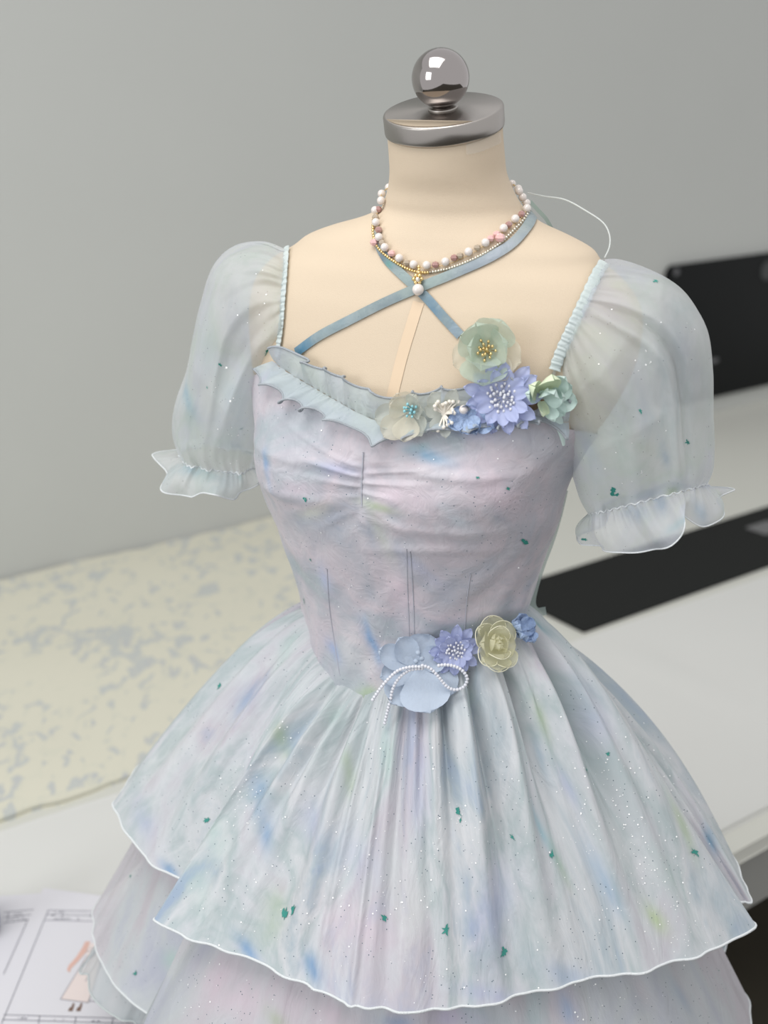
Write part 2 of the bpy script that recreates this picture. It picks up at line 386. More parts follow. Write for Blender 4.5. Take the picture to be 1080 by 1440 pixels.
tag(o, 'cream cotton cloth with blurred grey-blue floral print, spread over the left of the table', 'fabric')

# papers
c1 = uv_of(tt(823, 892)); c2 = uv_of(tt(1080, 802)); c3 = uv_of(tt(1080, 720)); c4 = uv_of(tt(775, 804))
vb0 = (c3[1]+c4[1])/2; vb1 = (c1[1]+c2[1])/2
u1, v1 = uv_of(tt(1007, 1182)); u2, v2 = uv_of(tt(1080, 1139)); pv = (v1+v2)/2
r1 = np.array(uv_of(tt(850, 902))); r2 = np.array(uv_of(tt(1040, 998)))
def creases(q, t):
    d = r2-r1; L = np.linalg.norm(d); d = d/L; w_ = q-r1; al = w_ @ d; pr = abs(w_[0]*d[1]-w_[1]*d[0])
    h = .006*math.exp(-(pr/.018)**2)*math.exp(-((al-L*.6)/(L*.5))**4)
    h += .0045*(abs(math.sin(q[0]*7.3+q[1]*4+1.3*math.sin(q[1]*9)))**.5)*math.exp(-((q[0]+.15)/.35)**2)
    return h+.007*t**14
o = cloth_quad('pattern_paper', [(-1.0, vfront+0.003), (3.0, 1.12), (3.0, pv), (-1.0, pv)], M_paper, 0.0, 0.0012, 0.001, 110, 0.0, creases)
tag(o, 'large soft white paper sheet along the front of the table, lightly creased', 'paper')
b = MB(); slab(b, c1[0], 3.3, vb0, vb1-0.008, TZ+0.0005, TZ+0.006)
tag(b.build('cutting_mat', M_mat, None, False), 'long black cutting mat strip across the white table on the right', 'mat')
su, sv = uv_of(tt(1073, 748))
b = MB(); slab(b, su-0.03, su+0.06, sv-0.035, sv+0.03, TZ+0.0065, TZ+0.009)
tag(b.build('cardboard_slip', M_slip, None, False), 'small grey slip lying on the black mat at the right edge', 'paper slip')

# black panel on the wall
def at_wall(px, py, off=0.0):
    d = rdir(px, py); p0 = W1 + Nn*off
    t = np.dot(p0-C0, Nn)/np.dot(d, Nn); return C0+d*t
pl = at_wall(936, 450, 0.02); ul = float((pl-W1) @ T)
zt = at_wall(1000, 368, 0.02)[2]; zb = at_wall(1030, 552, 0.02)[2]
bp = empty('black_panel', wt(ul+0.6, 0.012, zb)); tag(bp, 'black glossy rectangular panel mounted low on the grey wall at the right', 'panel')
mb = MB()
R = 0.03; outl = []
for cx, cz, a0 in ((ul+R, zt-R, 90), (ul+R, zb+R, 180), (ul+1.25-R, zb+R, 270), (ul+1.25-R, zt-R, 0)):
    for k in range(7):
        a = math.radians(a0+15*k); outl.append(wt(cx+R*math.cos(a), 0, cz+R*math.sin(a)))
mb.prism(outl, Nn*0.022, Nn*0.002)
mb.build('screen', M_black, bp, False, 0.002)
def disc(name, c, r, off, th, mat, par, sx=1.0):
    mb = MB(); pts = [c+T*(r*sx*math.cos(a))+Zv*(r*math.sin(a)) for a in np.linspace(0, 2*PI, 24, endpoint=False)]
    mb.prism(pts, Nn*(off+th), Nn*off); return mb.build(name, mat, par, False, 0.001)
def wp(px, py): p = at_wall(px, py, 0.02); return p-Nn*np.dot(p-W1, Nn)
disc('small_round_reflection', wp(950, 382), 0.012, 0.021, 0.004, M_greyobj, bp)  # light spot reflected in the gloss, built as a thin grey disc
disc('large_round_reflection', wp(1078, 380), 0.034, 0.021, 0.003, simple('dark_grey_reflection', (0.035, 0.037, 0.037), 0.6), bp)  # larger reflection in the panel, put in as a dark grey disc
disc('oblong_reflection', wp(1003, 507), 0.008, 0.021, 0.002, M_greyobj, bp, 3.0)  # elongated reflection in the panel, put in as a flat grey oval

# blue-grey container at the left edge
bc = tt(-34, 1322); bcl = empty('blue_container', bc); tag(bcl, 'blue-grey rounded container cut off by the left edge, beside the printed sheets', 'container')
mb = MB(); mb.lathe([(0.0, 0.012), (0.028, 0.012), (0.034, 0.017), (0.036, 0.03), (0.036, 0.115), (0.03, 0.125), (0.0, 0.126)], 40, Matrix.Translation(Vector(bc)))
mb.build('body', M_bluegrey, bcl)
mb = MB(); mb.lathe([(0.0, 0.001), (0.034, 0.001), (0.036, 0.006), (0.030, 0.0125), (0, 0.0125)], 40, Matrix.Translation(Vector(bc))); mb.build('base_rim', M_yellowr, bcl)

# printed spec sheets
PZ = 0.0125
def sheet(name, corners, dz, label):
    pts = [tt(x, y, dz) for x, y in corners]
    mb = MB(); mb.prism(pts, Zv*0.0006, Zv*0.0); o = mb.build(name, M_sheet, None, False)
    tag(o, label, 'paper sheet', None); return o
def pline(mb, a, c, wpx, dz):
    a = tt(*a, dz); c = tt(*c, dz); d = c-a; d /= np.linalg.norm(d)+1e-9; n = np.array([-d[1], d[0], 0])*wpx*0.0009/2
    mb.prism([a-n, c-n, c+n, a+n], Zv*0.0002, Zv*0)
def poly(mb, pts, dz):
    mb.prism([tt(x, y, dz) for x, y in pts], Zv*0.0002, Zv*0)
sB = sheet('printed_sheet', [(66, 1256), (-90, 1266), (-200, 1480), (-20, 1480)], PZ-0.0025, 'lower printed sheet with a grey table header, half under the sketch sheet')
sA = sheet('printed_sheet', [(61, 1249), (0, 1387), (-42, 1483), (330, 1500), (285, 1268), (160, 1262)], PZ, 'top printed sheet showing a sketch of a pale long dress, beside the skirt hem')
DZ = PZ+0.0008
mb = MB()
for a, c in [((68, 1280), (200, 1283)), ((66, 1286), (200, 1289)), ((64, 1294), (200, 1297)), ((68, 1280), (2, 1440)), ((5, 1427), (240, 1434)), ((3, 1434), (240, 1441)),
             ((56, 1428), (54, 1440)), ((107, 1430), (105, 1441)), ((159, 1432), (157, 1442)), ((130, 1282), (127, 1290)), ((110, 1290), (110, 1295))]:
    pline(mb, a, c, 1.3, DZ)
tag(mb.build('printed_frame', M_ink, sA, False), kind='stuff')
random.seed(3)
mb = MB()
def scribble(mb, x0, x1, y, h, dz):
    x = x0
    while x < x1:
        ww = random.uniform(1.2, 2.8)
        if random.random() < .8:
            pline(mb, (x, y+random.uniform(-.4, .4)), (x+ww, y+random.uniform(-.4, .4)), h*random.uniform(.5, 1), dz)
        x += ww+random.uniform(.3, .9)
for x0, x1, y in ((77, 92, 1283), (135, 142, 1284), (66, 76, 1287), (84, 90, 1288), (137, 144, 1289), (76, 99, 1292), (25, 37, 1432), (76, 89, 1434), (127, 139, 1436)):
    scribble(mb, x0, x1, y, 3.2, DZ)
tag(mb.build('printed_lettering', M_ink, sA, False), kind='stuff')
mb = MB(); poly(mb, [(120, 1324), (127, 1324), (122, 1338), (110, 1352), (100, 1362), (98, 1368), (94, 1364), (97, 1357), (107, 1346), (115, 1334)], DZ); mb.build('sketch_arm', M_skinp, sA, False)
mb = MB(); poly(mb, [(127, 1326), (142, 1330), (145, 1345), (140, 1352), (128, 1400), (124, 1410), (85, 1405), (122, 1345), (122, 1336)], DZ); mb.build('sketch_dress', M_dressp, sA, False)
mb = MB()
for a, c in [((122, 1345), (85, 1405)), ((85, 1405), (124, 1410)), ((124, 1410), (143, 1350)), ((122, 1338), (134, 1337)), ((134, 1337), (127, 1333)), ((122, 1344), (142, 1346)), ((138, 1348), (120, 1380)), ((116, 1353), (126, 1353)), ((124, 1408), (142, 1408))]:
    pline(mb, a, c, 0.9, DZ+0.0003)
tag(mb.build('sketch_outline', M_ink, sA, False), kind='stuff')
for x in (100, 111):
    mb = MB(); poly(mb, [(x+2, 1411), (x+5, 1411), (x+4, 1416), (x+2, 1422), (x-4, 1422), (x-3, 1418), (x+1, 1415)], DZ); mb.build('sketch_shoe', M_shoep, sA, False)
mb = MB()
DZB = PZ-0.0025+0.0008
for a, c in [((60, 1278), (5, 1283)), ((58, 1285), (5, 1290)), ((54, 1292), (5, 1298)), ((38, 1296), (5, 1370)), ((12, 1283), (10, 1296))]: pline(mb, a, c, 1.2, DZB)
for x0, x1, y in ((14, 30, 1285), (20, 34, 1289), (14, 38, 1293)): scribble(mb, x0, x1, y, 3, DZB)
tag(mb.build('printed_lettering', M_ink, sB, False), kind='stuff')

# ================================================================== DRESS FORM
YAW = math.radians(25)
Lv = np.array([math.cos(YAW), -math.sin(YAW), 0]); Fv = np.array([-math.sin(YAW), -math.cos(YAW), 0])
# drop below camera, half width, half depth, forward offset, axis x
SEC = [(.047, .0545, .0540, .026, .0660), (.060, .0540, .0540, .022, .0660), (.080, .0545, .0545, .018, .0665), (.095, .0555, .0552, .014, .0665), (.110, .0600, .0560, .008, .0665),
       (.121, .0650, .0590, .004, .0665), (.131, .0720, .0625, .000, .0665), (.141, .0910, .0650, .000, .0640), (.151, .1220, .0680, .000, .0610),
       (.161, .1460, .0710, .000, .0590), (.172, .1590, .0740, .001, .0565), (.185, .1800, .0775, .003, .0550), (.200, .1950, .0810, .005, .0545),
       (.215, .2025, .0850, .007, .0545), (.235, .2050, .0890, .009, .0540), (.270, .2010, .0960, .011, .0520), (.310, .1880, .1030, .014, .0470),
       (.350, .1700, .1080, .017, .0400), (.385, .1600, .1090, .018, .0340), (.420, .1555, .1050, .016, .0325), (.460, .1440, .0990, .012, .0320),
       (.510, .1290, .0940, .006, .0320), (.563, .1210, .0910, .002, .0320), (.620, .1350, .1000, .000, .0360), (.700, .1600, .1150, -.005, .0400), (.760, .1650, .1200, -.008, .0400)]
SEC = np.array(SEC)
def sec_at(drop):
    d = SEC[:, 0]; out = []
    i = int(np.clip(np.searchsorted(d, drop)-1, 0, len(d)-2)); t = np.clip((drop-d[i])/(d[i+1]-d[i]), 0, 1)
    a, b_, c, e = SEC[max(i-1, 0)], SEC[i], SEC[i+1], SEC[min(i+2, len(d)-1)]
    m1 = (c-a)/max(c[0]-a[0], 1e-6)*(c[0]-b_[0]); m2 = (e-b_)/max(e[0]-b_[0], 1e-6)*(c[0]-b_[0])
    r = (2*t**3-3*t**2+1)*b_+(t**3-2*t**2+t)*m1+(-2*t**3+3*t**2)*c+(t**3-t**2)*m2
    return r[1:]
def body_pt(phi, drop, off=0.0):
    a, b_, cf, x0 = sec_at(drop)
    ex = 0.0
    for s in (-1, 1):
        ex += 0.020*math.exp(-((phi-s*math.radians(37))/math.radians(24))**2-((drop-.372)/.050)**2)
    ex -= 0.004*math.exp(-(phi/math.radians(12))**2-((drop-.38)/.05)**2)
    b2 = b_+off+ex; a2 = a+off+ex*0.6
    cph, sph = math.cos(phi), math.sin(phi)
    bk = 0.90 if cph < 0 else 1.0
    p = np.array([x0, 1.21, CAMZ-drop])+Lv*(a2*sph)+Fv*(b2*cph*bk+cf)
    return p
def loc_of(p):
    """world point -> (phi, drop) on the body"""
    drop = CAMZ-p[2]; a, b_, cf, x0 = sec_at(drop)
    q = np.array(p)-np.array([x0, 1.21, p[2]])-Fv*cf
    return math.atan2((q @ Lv)/a, (q @ Fv)/b_), drop
NP = 160
drops = np.concatenate([np.linspace(.047, .11, 18)[:-1], np.linspace(.11, .24, 60)[:-1], np.linspace(.24, .76, 80)])
PB = np.array([[body_pt(2*PI*i/NP, d) for i in range(NP)] for d in drops])
form = empty('dress_form', (0.045, 1.21, 0)); tag(form, 'cream linen dress form with brushed steel neck cap and ball finial', 'dress form')
mbf = MB(); mbf.grid(PB, False, True)
mbf.F.append(tuple(range(NP))[::-1]); o0 = (len(drops)-1)*NP; mbf.F.append(tuple(o0+i for i in range(NP)))
torso = mbf.build('torso', M_skin, form)
def bvh_of(P, cu=False, cv=False):
    n, m = P.shape[:2]
    return BVHTree.FromPolygons([tuple(v) for v in P.reshape(-1, 3)], grid_faces(n, m, cu, cv))
BODY = bvh_of(PB, False, True)
def cast(bvh, px, py, off=0.0, Y=None):
    d = rdir(px, py); r = bvh.ray_cast(Vector(C0), Vector(d).normalized())
    if r[0] is None:
        # nearest surface point to the ray near the form
        q = at_y(px, py, 1.2 if Y is None else Y); r2 = bvh.find_nearest(Vector(q)); p = np.array(r2[0]); n = np.array(r2[1])
        c = np.array([0.05, 1.21, p[2]])
        if n @ (p-c) < 0: n = -n
        return p+n*off, n
    p = np.array(r[0]); n = np.array(r[1])
    if n @ d > 0: n = -n
    return p+n*off, n
def cast_path(bvh, pts, n, off=0.0):
    R = [cast(bvh, x, y, off) for x, y in path(pts, n)]
    return np.array([r[0] for r in R]), np.array([r[1] for r in R])

# chest centre tape (slightly orange strip)
P, Nr = cast_path(BODY, [(589, 425), (578, 460), (566, 500), (556, 540), (548, 575)], 24, 0.0006)
def ribbon(P, Nr, wd, n=4, curl=0.0):
    P = np.array(P); Tn = np.gradient(P, axis=0); Tn /= np.linalg.norm(Tn, axis=1)[:, None]
    S = np.cross(Tn, Nr); S /= np.linalg.norm(S, axis=1)[:, None]
    wd = np.broadcast_to(wd, len(P))
    return np.array([[P[i]+S[i]*wd[i]*t/2+Nr[i]*curl*(1-t*t) for t in np.linspace(-1, 1, n)] for i in range(len(P))])
link('centre_tape', grid_mesh('centre_tape', ribbon(P, Nr, 0.011)), form, M_tape)

# neck cap: tilted steel disc, collar and ball
topc = np.array([0.066, 1.21, CAMZ-.047])+Fv*.026
tilt = math.radians(15)
up = Vector(Zv*math.cos(tilt)+Fv*math.sin(tilt)*1.0).normalized()
zax = up; xax = Vector(Lv).normalized(); yax = zax.cross(xax).normalized(); xax = yax.cross(zax)
def frame(o, x, y, z):
    M = Matrix.Identity(4)
    for k, a in enumerate((x, y, z)):
        for i in range(3): M[i][k] = a[i]
    for i in range(3): M[i][3] = o[i]
    return M
capM = frame(Vector(topc)+zax*-0.010, xax, yax, zax)
mb = MB(); mb.lathe([(0, 0), (.0535, 0), (.0552, .0012), (.0556, .003), (.0556, .0168), (.0550, .0182), (.0530, .0190), (.0, .0196)], 96); mb.build('neck_cap', M_steel, form).matrix_basis = capM
mb = MB(); mb.lathe([(0.0, .0190), (.0140, .0190), (.0140, .0205), (.0132, .0215), (.0, .0215)], 48, capM); mb.build('collar', M_steel, form)
mb = MB(); mb.lathe([(.0262*math.sin(PI*j/32), .0215+.0250-.0262*math.cos(PI*j/32)) for j in range(33)], 64, capM); mb.build('ball_finial', M_chrome, form)
P, Nr = cast_path(BODY, [(655, 209), (672, 206), (690, 199), (703, 193)], 14, 0.001)
mb = MB(); mb.grid(ribbon(P, Nr, 0.010)); mb.build('clear_tape', simple('clear_tape', (0.78, 0.75, 0.68), 0.25, alpha=0.25), form)
mb = MB(); mb.lathe([(0, 0.03), (.012, .03), (.012, 1.16), (0, 1.16)], 24, Matrix.Translation((0.045, 1.21, 0))); mb.build('pole', M_steel, form)
mb = MB(); mb.lathe([(0, 0), (.16, 0), (.16, .012), (.03, .03), (0, .03)], 48, Matrix.Translation((0.045, 1.21, 0))); mb.build('base', M_steel, form)

# ================================================================== DRESS
dress = empty('organza_dress', (0.045, 1.21, 0.86)); tag(dress, 'pale blue watercolour organza dress with puff sleeves and applied fabric flowers, on the dress form', 'dress')

def paint(me, blobs):
    """printed watercolour smears stored on the mesh: (centre, axis vector, length, width, colour, strength)"""
    n = len(me.vertices); co = np.empty(n*3); me.vertices.foreach_get('co', co); co = co.reshape(-1, 3)
    col = np.zeros((n, 3))+0.5; al = np.zeros(n)
    for c, ax, Ls, Wd, rgb, st in blobs:
        ax = ax/(np.linalg.norm(ax)+1e-9); d = co-c; al1 = d @ ax
        pr = np.sum(d*d, 1)-al1**2
        wgt = st*np.exp(-(al1/Ls)**2-pr/Wd**2)
        k = wgt/(wgt+al+1e-6); k = np.where(wgt < 1e-3, 0, k)
        col = col*(1-k[:, None])+np.array(rgb)*k[:, None]; al = 1-(1-al)*(1-wgt)
    if 'Cloth' not in me.attributes: me.attributes.new('Cloth', 'FLOAT_VECTOR', 'POINT').data.foreach_set('vector', co.ravel())
    a = me.color_attributes.new('Print', 'FLOAT_COLOR', 'POINT')
    a.data.foreach_set('color', np.concatenate([col, al[:, None]], 1).ravel())
CB = (0.13, 0.30, 0.55); CG = (0.36, 0.48, 0.26); CT = (0.10, 0.40, 0.42); CL = (0.40, 0.45, 0.68); CK = (0.74, 0.60, 0.68); CM = (0.44, 0.62, 0.56)
def blobs_px(bvh, L):
    out = []
    for x, y, dx, dy, ln, wd, c, s in L:
        p, n = cast(bvh, x, y); q, _ = cast(bvh, x+dx, y+dy)
        ax = q-p
        if np.linalg.norm(ax) < 1e-5: ax = np.array([0, 0, 1.0])
        out.append((p, ax, ln*0.00072, wd*0.00072, c, s))
    return out
def fleck(bvh, x, y, r, parent, seed):
    """small irregular dark green printed fleck"""
    rs = random.Random(seed); p, n = cast(bvh, x, y, 0.0007)
    t = np.cross(n, [0, 0, 1.0]); t /= np.linalg.norm(t); s = np.cross(n, t)
    R = r*0.00074; mb = MB(); V = [p]; K = 16
    st = rs.uniform(.45, .85); ro = rs.uniform(0, 3)
    for k in range(K):
        a = 2*PI*k/K; rr = R*rs.choice((.3, .45, .6, .8, 1.1))*rs.uniform(.9, 1.1)
        u, v = rr*math.cos(a), rr*st*math.sin(a); u, v = u*math.cos(ro)-v*math.sin(ro), u*math.sin(ro)+v*math.cos(ro)
        q = p+t*u+s*v
        h = bvh.find_nearest(Vector(q)); hp = np.array(h[0]); V.append(hp+n*0.0008)
    mb.add(V, [(0, 1+k, 1+(k+1) % K) for k in range(K)])
    mb.build('green_fleck', M_green, parent, False)
def glitter(bvh, clusters, parent, seed, size=0.0007):
    rs = random.Random(seed); mb = MB()
    for x, y, r, cnt in clusters:
        for _ in range(cnt):
            qx, qy = x+rs.gauss(0, r), y+rs.gauss(0, r*1.3)
            d = rdir(qx, qy); h = bvh.ray_cast(Vector(C0), Vector(d).normalized())
            if h[0] is None: continue
            n = np.array(h[1]); n = -n if n @ d > 0 else n
            p = np.array(h[0])+n*0.0009
            t = np.cross(n, [rs.uniform(-1, 1), rs.uniform(-1, 1), 1.0]); t /= np.linalg.norm(t); s = np.cross(n, t)
            q = size*rs.choice([.55, .7, .8, 1, 1.5])
            t2 = t+n*rs.uniform(-.4, .4)
            mb.add([p+t2*q, p+s*q, p-t2*q, p-s*q], [(0, 1, 2, 3)])
    o = mb.build('glitter', M_glit, parent, False); tag(o, kind='stuff'); return o

# ---------------- bodice
BOFF = 0.004
P4 = np.array([[body_pt(2*PI*i/NP, d, BOFF) for i in range(NP)] for d in drops])
BOD0 = bvh_of(P4, False, True)
def ctrl(pts):
    return [loc_of(cast(BOD0, x, y)[0]) for x, y in pts]
top_c = ctrl([(383, 518), (398, 527), (425, 541), (454, 556), (480, 570), (509, 585), (545, 598), (590, 600), (640, 595), (700, 588), (745, 588), (775, 590), (786, 600)])
top_c = [(-PI, .30), (-2.4, .30), (-1.75, .335)]+sorted(top_c)+[(1.75, .335), (2.4, .30), (PI, .30)]
bot_c = ctrl([(432, 893), (437, 920), (450, 942), (470, 963), (490, 978), (510, 988), (530, 980), (560, 968), (600, 948), (640, 930), (680, 908), (710, 892), (735, 875)])
bot_c = sorted(bot_c)
bot_c = [(-PI, .575), (-2.2, .575), (bot_c[0][0]-0.25, bot_c[0][1]-.012)]+bot_c+[(bot_c[-1][0]+0.25, bot_c[-1][1]-.006), (2.2, .57), (PI, .575)]
def interp_c(c):
    a = np.array([q[0] for q in c]); b_ = np.array([q[1] for q in c]); o = np.argsort(a); a, b_ = a[o], b_[o]
    xs = np.linspace(-PI, PI, 721); ys = np.interp(xs, a, b_); k = np.ones(13)/13
    ys = np.convolve(np.r_[ys[-7:-1], ys, ys[1:7]], k, 'valid'); return lambda p: float(np.interp(p, xs, ys))
topf, botf = interp_c(top_c), interp_c(bot_c)
gs1 = loc_of(cast(BOD0, 511, 638)[0]); gs2 = loc_of(cast(BOD0, 509, 710)[0])
gphi = (gs1[0]+gs2[0])/2; gz0, gz1 = gs1[1], gs2[1]; gzc = (gz0+gz1)/2
def ridge(x):    # soft rounded folds with narrow valleys
    return 1-2*abs(math.sin(x))**0.6 if False else (math.cos(2*x)*0.7+math.cos(4*x+.6)*.3)
def wr(u, v):
    return (math.sin(u*61+v*37+1.5*math.sin(v*43))+math.sin(u*-37+v*71+2.1*math.sin(u*29+1))+.7*math.sin(u*113+v*59+1.3*math.sin(v*80)))/2.7
def bodice_disp(phi, drop):
    du = (phi-gphi)*0.13; ad = abs(du)
    q = (drop-gzc)/(0.036+0.42*ad)
    d = 0.0
    if abs(q) < 1.8:
        env = math.exp(-ad/0.055)*math.exp(-(max(0, abs(q)-0.7)/0.5)**2)*min(1, .25+ad/0.006)
        d += 0.0024*env*(ridge(q*8.5+(0.6 if du < 0 else 2.0)+1.6*math.sin(q*2.3+ad*35))*(.55+.45*math.sin(q*5+ad*60+1)))
        d -= 0.0020*math.exp(-(du/0.004)**2)*math.exp(-(q/0.9)**4)
    # drape ridges sweeping across the breasts
    for (sg, c0, c1, amp, wd) in ((-1, .352, .10, .0022, .006), (-1, .392, .06, .0018, .007), (1, .345, .16, .0022, .006), (1, .44, -.25, .0020, .006), (1, .405, .10, .0018, .006)):
        if du*sg > 0: d += 1.5*amp*math.exp(-((drop-c0-c1*ad*(1-ad*6))/wd)**2)*math.exp(-((ad-.06)/.05)**2)
    low = min(1, max(0, (drop-.44)/.05))
    d += 0.0024*wr(phi*0.13*(1+.3*low), drop*0.8+phi*.04)*(0.5+0.5*low)
    return max(d, -0.0030)
NB, MBv = 480, 190
phis = np.linspace(-PI, PI, NB, endpoint=False)
PBo = np.zeros((NB, MBv, 3))
for i, ph in enumerate(phis):
    z0, z1 = topf(ph), botf(ph)
    for j in range(MBv):
        dr = z0+(z1-z0)*j/(MBv-1)
        PBo[i, j] = body_pt(ph, dr, BOFF+bodice_disp(ph, dr)*(0 if abs(ph) > 2.2 else 1))
me = grid_mesh('bodice', PBo, True, False)
BOD = bvh_of(PBo, True, False)
paint(me, blobs_px(BOD, [(525, 908, 12, 30, 34, 9, CB, .95), (516, 880, 4, 14, 14, 5, CB, .6), (470, 915, 8, 16, 18, 9, (0.22, .33, .6), .8), (515, 975, 10, -6, 20, 13, CG, .85), (530, 712, 14, 4, 26, 6, CG, .9),
    (600, 640, 14, 5, 34, 9, (0.16, .34, .50), .75), (470, 660, 14, 0, 40, 10, CL, .5), (590, 628, 12, -3, 18, 6, CT, .5), (375, 660, 3, 14, 26, 8, CB, .7), (455, 812, 3, 10, 24, 12, CL, .5), (590, 800, 10, 8, 45, 10, CL, .35),
    (740, 860, 10, 10, 40, 16, (.42, .48, .56), .5), (440, 720, 10, -5, 30, 10, (.66, .68, .56), .6), (700, 690, 10, 6, 60, 26, CK, .5), (560, 830, 4, 12, 50, 16, CK, .6), (420, 690, 12, 0, 40, 16, CK, .5),
    (560, 700, 12, 2, 50, 18, CK, .5), (530, 740, 6, 14, 40, 9, CG, .3), (660, 605, 14, 2, 40, 10, CL, .5), (640, 730, 12, 8, 40, 10, (.5, .6, .66), .5), (505, 925, 8, 12, 50, 30, (.64, .66, .66), .5), (545, 770, 2, 10, 60, 10, (.62, .63, .6), .4)]))
bodice = link('bodice', me, dress, M_bodice)
for k, (x, y, r) in enumerate([(738, 762, 8), (714, 686, 5), (430, 703, 4), (428, 845, 7), (672, 672, 4), (437, 787, 3), (740, 600, 4)]): fleck(BOD, x, y, r, bodice, k)
fleck(BOD, 501, 981, 6, bodice, 77)
glitter(BOD, [(450, 640, 45, 14), (600, 700, 90, 24), (560, 850, 80, 20), (700, 760, 50, 8), (560, 920, 40, 10)], bodice, 5, 0.0006)
def seam(pts, r=0.00055, name='seam', mat=None, bvh=None, par=None, off=0.0002):
    P, Nr = cast_path(bvh or BOD, pts, 40, off); mb = MB(); mb.tube(P, r, 5); return mb.build(name, mat or M_seam, par or bodice)
seam([(577, 775), (580, 820), (582, 860), (583, 915)])
seam([(662, 806), (657, 840), (653, 890)])
seam([(511, 636), (509, 675), (509, 712)], 0.0008)
seam([(460, 800), (463, 850), (470, 900), (478, 950)], 0.0005)
seam([(572, 772), (573, 820), (575, 870), (576, 910)], 0.0004)
# side seam placket on the right and hanging tie ribbon behind it
P = np.array([at_y(x, y, 1.22) for x, y in path([(797, 690), (788, 725), (776, 762), (764, 792), (753, 824), (748, 848), (754, 860), (768, 859)], 50)])
Nr = np.tile(np.array([0.25, -0.95, 0.1]), (len(P), 1))
mb = MB(); mb.grid(ribbon(P, Nr, np.linspace(.003, .010, 50))); o = mb.build('back_tie_ribbon', simple('sheer_tie', (0.42, 0.50, 0.47), 0.5, alpha=0.75, trans=0.2), dress)

# ---------------- skirt tiers
AX = np.array([0.040, 1.21])
def hem_curve(ctrls, z, n):
    """controls: (phi_deg, px, py) or (phi_deg, None, radius): closed plan curve at height z"""
    A = []; XY = []
    for c in ctrls:
        A.append(math.radians(c[0]))
        if c[1] is None: XY.append((AX[0]+c[2]*math.sin(A[-1]), AX[1]-c[2]*math.cos(A[-1])))
        else:
            zz = z+(c[3] if len(c) > 3 else 0); p = at_z(c[1], c[2], zz); XY.append((p[0], p[1]))
    A = np.array(A); XY = np.array(XY)
    A3 = np.r_[A[-3:]-2*PI, A, A[:3]+2*PI]; X3 = np.vstack([XY[-3:], XY, XY[:3]])
    q = np.linspace(-PI, PI, n, endpoint=False)
    dense = cr(X3, 40*len(X3)); da = np.interp(np.linspace(0, len(A3)-1, len(dense)), np.arange(len(A3)), A3)
    return q, np.stack([np.interp(q, da, dense[:, k]) for k in (0, 1)], 1)
rs = np.random.RandomState(11)
def n1(x, sd):   # periodic 1-D noise from a few harmonics
    r = np.random.RandomState(sd); s = 0
    for k in range(1, 9): s = s+np.sin(k*x+r.uniform(0, 6.28))*r.uniform(.3, 1)/k**.5
    return s/3
NS, MT = 960, 130
def skirt(name, topP, ctrls, z1, zbias, amp, mat, seed, expo=.80, n=NS, m=MT, fine=1.0, big=None, bulge=None):
    q, H = hem_curve(ctrls, z1, n)
    P = np.zeros((n, m, 3)); t = np.linspace(0, 1, m)
    w1 = n1(q, seed)*2.2; w2 = n1(q, seed+1)*2.5; w3 = n1(q, seed+2)*2.0
    hemz = np.array([zbias(a) for a in q])
    for j, tj in enumerate(t):
        g = tj**expo
        XY = topP[:, :2]*(1-g)+H*g
        zz = topP[:, 2]*(1-tj)+(z1+hemz)*tj
        dr = XY-AX; dr /= np.linalg.norm(dr, axis=1)[:, None]
        sh = w3*0.25*tj
        fold = (np.cos(23*q+w1*1.4+sh)*.55+np.cos(37*q+w2*1.6-sh*2)*.4+0.25*np.cos(61*q+w3))
        fold = np.where(fold > 0, fold**0.8 if False else np.abs(fold)**.75, -np.abs(fold)**1.15)
        finef = np.cos(97*q+w2*2)*.6+np.cos(143*q+w1*2)*.4
        env = math.sin(min(1, tj/.22)*PI/2)*(1-.75*tj)
        d = amp*env*fold+0.0022*fine*finef*math.exp(-tj/.16)*min(1, tj/.02)
        if big is not None: d = d+big(q, tj)
        if bulge is not None: d = d+bulge(q, tj)
        XY = XY+dr*d[:, None]
        P[:, j, :2] = XY; P[:, j, 2] = zz
    me = grid_mesh(name, P, True, False); o = link(name, me, dress, mat)
    cl = np.zeros((n, m, 3)); cl[:, :, 0] = (np.cos(q)*.30)[:, None]; cl[:, :, 1] = (np.sin(q)*.30)[:, None]; cl[:, :, 2] = (t*.30)[None, :]
    me.attributes.new('Cloth', 'FLOAT_VECTOR', 'POINT').data.foreach_set('vector', cl.ravel())
    return o, P, me
qs = np.linspace(-PI, PI, NS, endpoint=False)
# world azimuth of each waist point -> bodice bottom edge
edge = np.array([body_pt(p, botf(p)-0.007, BOFF-0.002) for p in np.linspace(-PI, PI, 1441)])
eaz = np.unwrap(np.arctan2(edge[:, 0]-AX[0], -(edge[:, 1]-AX[1])))
o_ = np.argsort(eaz); eaz = eaz[o_]; edge = edge[o_]
topP = np.stack([np.interp(qs, eaz, edge[:, k], period=2*PI) for k in range(3)], 1)
HZ1 = CAMZ-.81
h1 = [(-160, None, .36), (-135, None, .37), (-115, 205, 1070), (-100, 168, 1118), (-95, 163, 1135), (-89, 173, 1165), (-82, 200, 1200), (-74, 236, 1228), (-69, 272, 1245), (-65, 268, 1262), (-61, 236, 1284), (-56, 216, 1296),
      (-50, 258, 1315), (-40, 328, 1340), (-30, 400, 1370), (-20, 470, 1402), (-10, 530, 1419), (1, 600, 1421), (14, 680, 1412), (27, 762, 1393), (38, 832, 1375), (46, 884, 1370), (55, 942, 1355), (64, 1003, 1335), (74, 1059, 1305),
      (79, 1040, 1286), (84, 1022, 1268), (90, 1045, 1268), (96, 1052, 1262), (108, 1020, 1195), (135, None, .36), (158, None, .355)]
